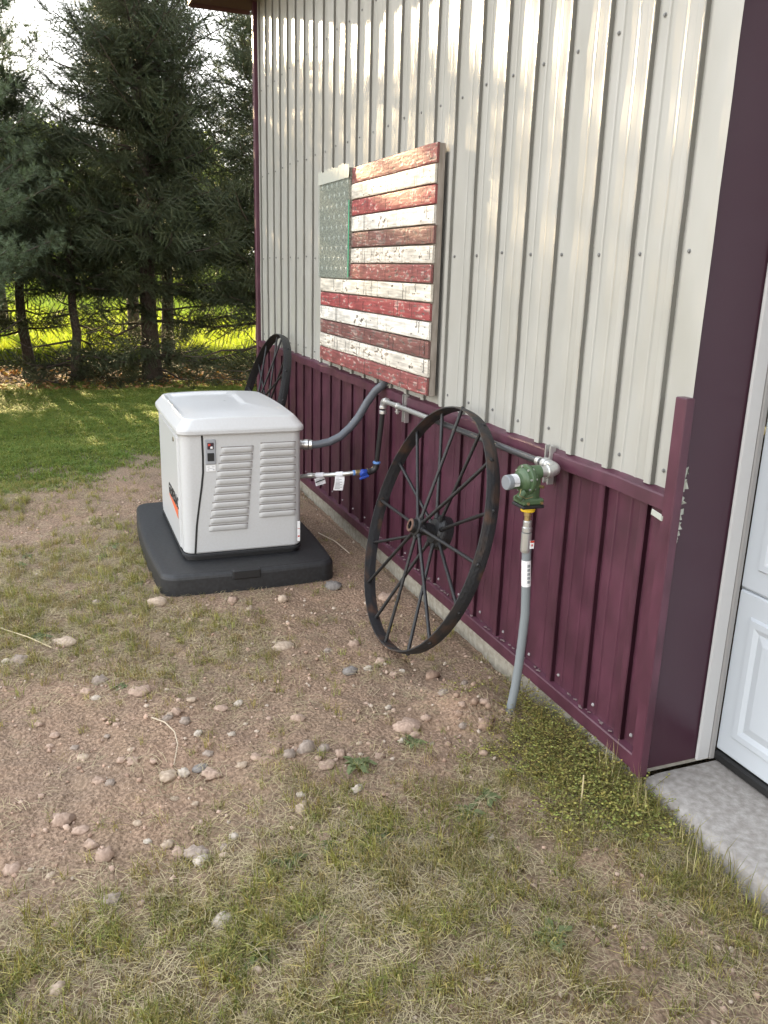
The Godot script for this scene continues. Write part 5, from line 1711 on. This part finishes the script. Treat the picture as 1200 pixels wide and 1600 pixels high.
	stone(0.151, -1.806, 0.026, 0.021, 5); stone(1.147, -1.947, 0.032, 0.028, 3); stone(0.966, -2.440, 0.038, 0.031, 0); stone(1.330, -4.137, 0.100, 0.050, 4, "dark flat stone at the right corner of the generator pad")
	stone(1.409, -2.973, 0.073, 0.039, 5); stone(1.086, -2.522, 0.034, 0.027, 3); stone(1.229, -2.630, 0.041, 0.026, 0); stone(0.637, -2.296, 0.029, 0.020, 3)
	stone(0.399, -2.672, 0.039, 0.024, 2); stone(-0.233, -2.300, 0.052, 0.031, 0); stone(-0.127, -2.224, 0.030, 0.019, 1); stone(-0.040, -2.412, 0.054, 0.027, 0)
	stone(-0.013, -2.305, 0.044, 0.030, 0); stone(0.231, -2.178, 0.046, 0.025, 0); stone(0.204, -2.229, 0.038, 0.028, 1); stone(0.619, -2.552, 0.052, 0.031, 5)
	stone(0.654, -2.509, 0.047, 0.033, 2); stone(0.550, -2.570, 0.043, 0.024, 0); stone(0.495, -2.548, 0.042, 0.021, 1); stone(0.578, -2.517, 0.061, 0.028, 5)
	stone(0.831, -2.473, 0.038, 0.031, 0); stone(0.785, -2.532, 0.053, 0.029, 2); stone(0.767, -2.435, 0.070, 0.023, 0); stone(0.106, -2.712, 0.034, 0.022, 0)
	stone(0.061, -2.606, 0.033, 0.021, 2); stone(0.144, -2.705, 0.049, 0.027, 0); stone(0.026, -2.634, 0.043, 0.021, 0); stone(-0.017, -2.812, 0.040, 0.023, 1)
	stone(-0.111, -2.993, 0.037, 0.021, 0); stone(-0.167, -3.083, 0.032, 0.021, 0); stone(0.500, -2.974, 0.058, 0.024, 0); stone(0.400, -3.051, 0.037, 0.021, 1)
	stone(0.045, -3.221, 0.039, 0.022, 3); stone(0.012, -3.296, 0.051, 0.028, 0); stone(0.290, -2.930, 0.041, 0.026, 2); stone(0.327, -2.972, 0.042, 0.037, 0)
	stone(0.148, -2.271, 0.028, 0.017, 3); stone(0.128, -2.365, 0.029, 0.020, 1); stone(0.359, -2.133, 0.029, 0.025, 2); stone(0.349, -2.099, 0.025, 0.017, 1)
	stone(1.334, -2.351, 0.034, 0.024, 0); stone(1.429, -2.616, 0.037, 0.026, 5); stone(1.149, -2.551, 0.045, 0.022, 0); stone(1.240, -2.451, 0.029, 0.022, 5)
	stone(-0.129, -2.939, 0.031, 0.021, 0); stone(1.069, -3.392, 0.042, 0.027, 2); stone(0.096, -4.302, 0.049, 0.035, 2); stone(0.815, -3.902, 0.040, 0.033, 1)
	stone(1.176, -3.140, 0.040, 0.026, 3); stone(1.254, -3.188, 0.064, 0.035, 0); stone(1.265, -3.058, 0.040, 0.028, 0)
	for i in 34:
		var x := rng.randf_range(-0.25, 1.45); var z := rng.randf_range(-3.3, -2.15)
		if cover_at(x, z) > 0.25: continue
		var w := rng.randf_range(0.018, 0.034)
		stone(x, z, w, w * 0.6, [0, 0, 1, 2, 5, 3][rng.randi() % 6])
	for i in 14:
		var x := 1.45 + jit(0.12); var z := -2.66 + jit(0.16)
		stone(x, z, rng.randf_range(0.025, 0.05), 0.024, [5, 5, 0, 2][i % 4])
	twig("bent pale dry stalk lying on the bare soil left of centre", [Vector3(0.235, height_at(0.24, -2.95) + 0.012, -2.95), Vector3(0.275, height_at(0.28, -2.87) + 0.02, -2.87), Vector3(0.30, height_at(0.30, -2.80) + 0.02, -2.79), Vector3(0.302, height_at(0.30, -2.73) + 0.016, -2.73), Vector3(0.275, height_at(0.275, -2.63) + 0.006, -2.63)], 0.0032, Color(0.46, 0.38, 0.28))
	twig("long thin straw stalk in the grass at the far left of the yard", [Vector3(-0.34, height_at(-0.34, -4.0) + 0.02, -4.05), Vector3(-0.22, height_at(-0.22, -3.9) + 0.02, -3.90), Vector3(-0.12, height_at(-0.12, -3.78) + 0.015, -3.78)], 0.0035, Color(0.55, 0.46, 0.28))
	twig("curved dead stalk on the soil between the generator and the wall", [Vector3(1.52, height_at(1.52, -5.05) + 0.02, -5.05), Vector3(1.57, height_at(1.57, -4.85) + 0.03, -4.85), Vector3(1.60, height_at(1.6, -4.65) + 0.01, -4.65)], 0.004, Color(0.6, 0.5, 0.38))
	twig("short straw stalk standing out of the weeds near the door", [Vector3(1.50, height_at(1.5, -1.98), -1.98), Vector3(1.505, height_at(1.5, -1.98) + 0.06, -1.985), Vector3(1.50, height_at(1.5, -1.98) + 0.12, -1.98)], 0.003, Color(0.55, 0.46, 0.26))
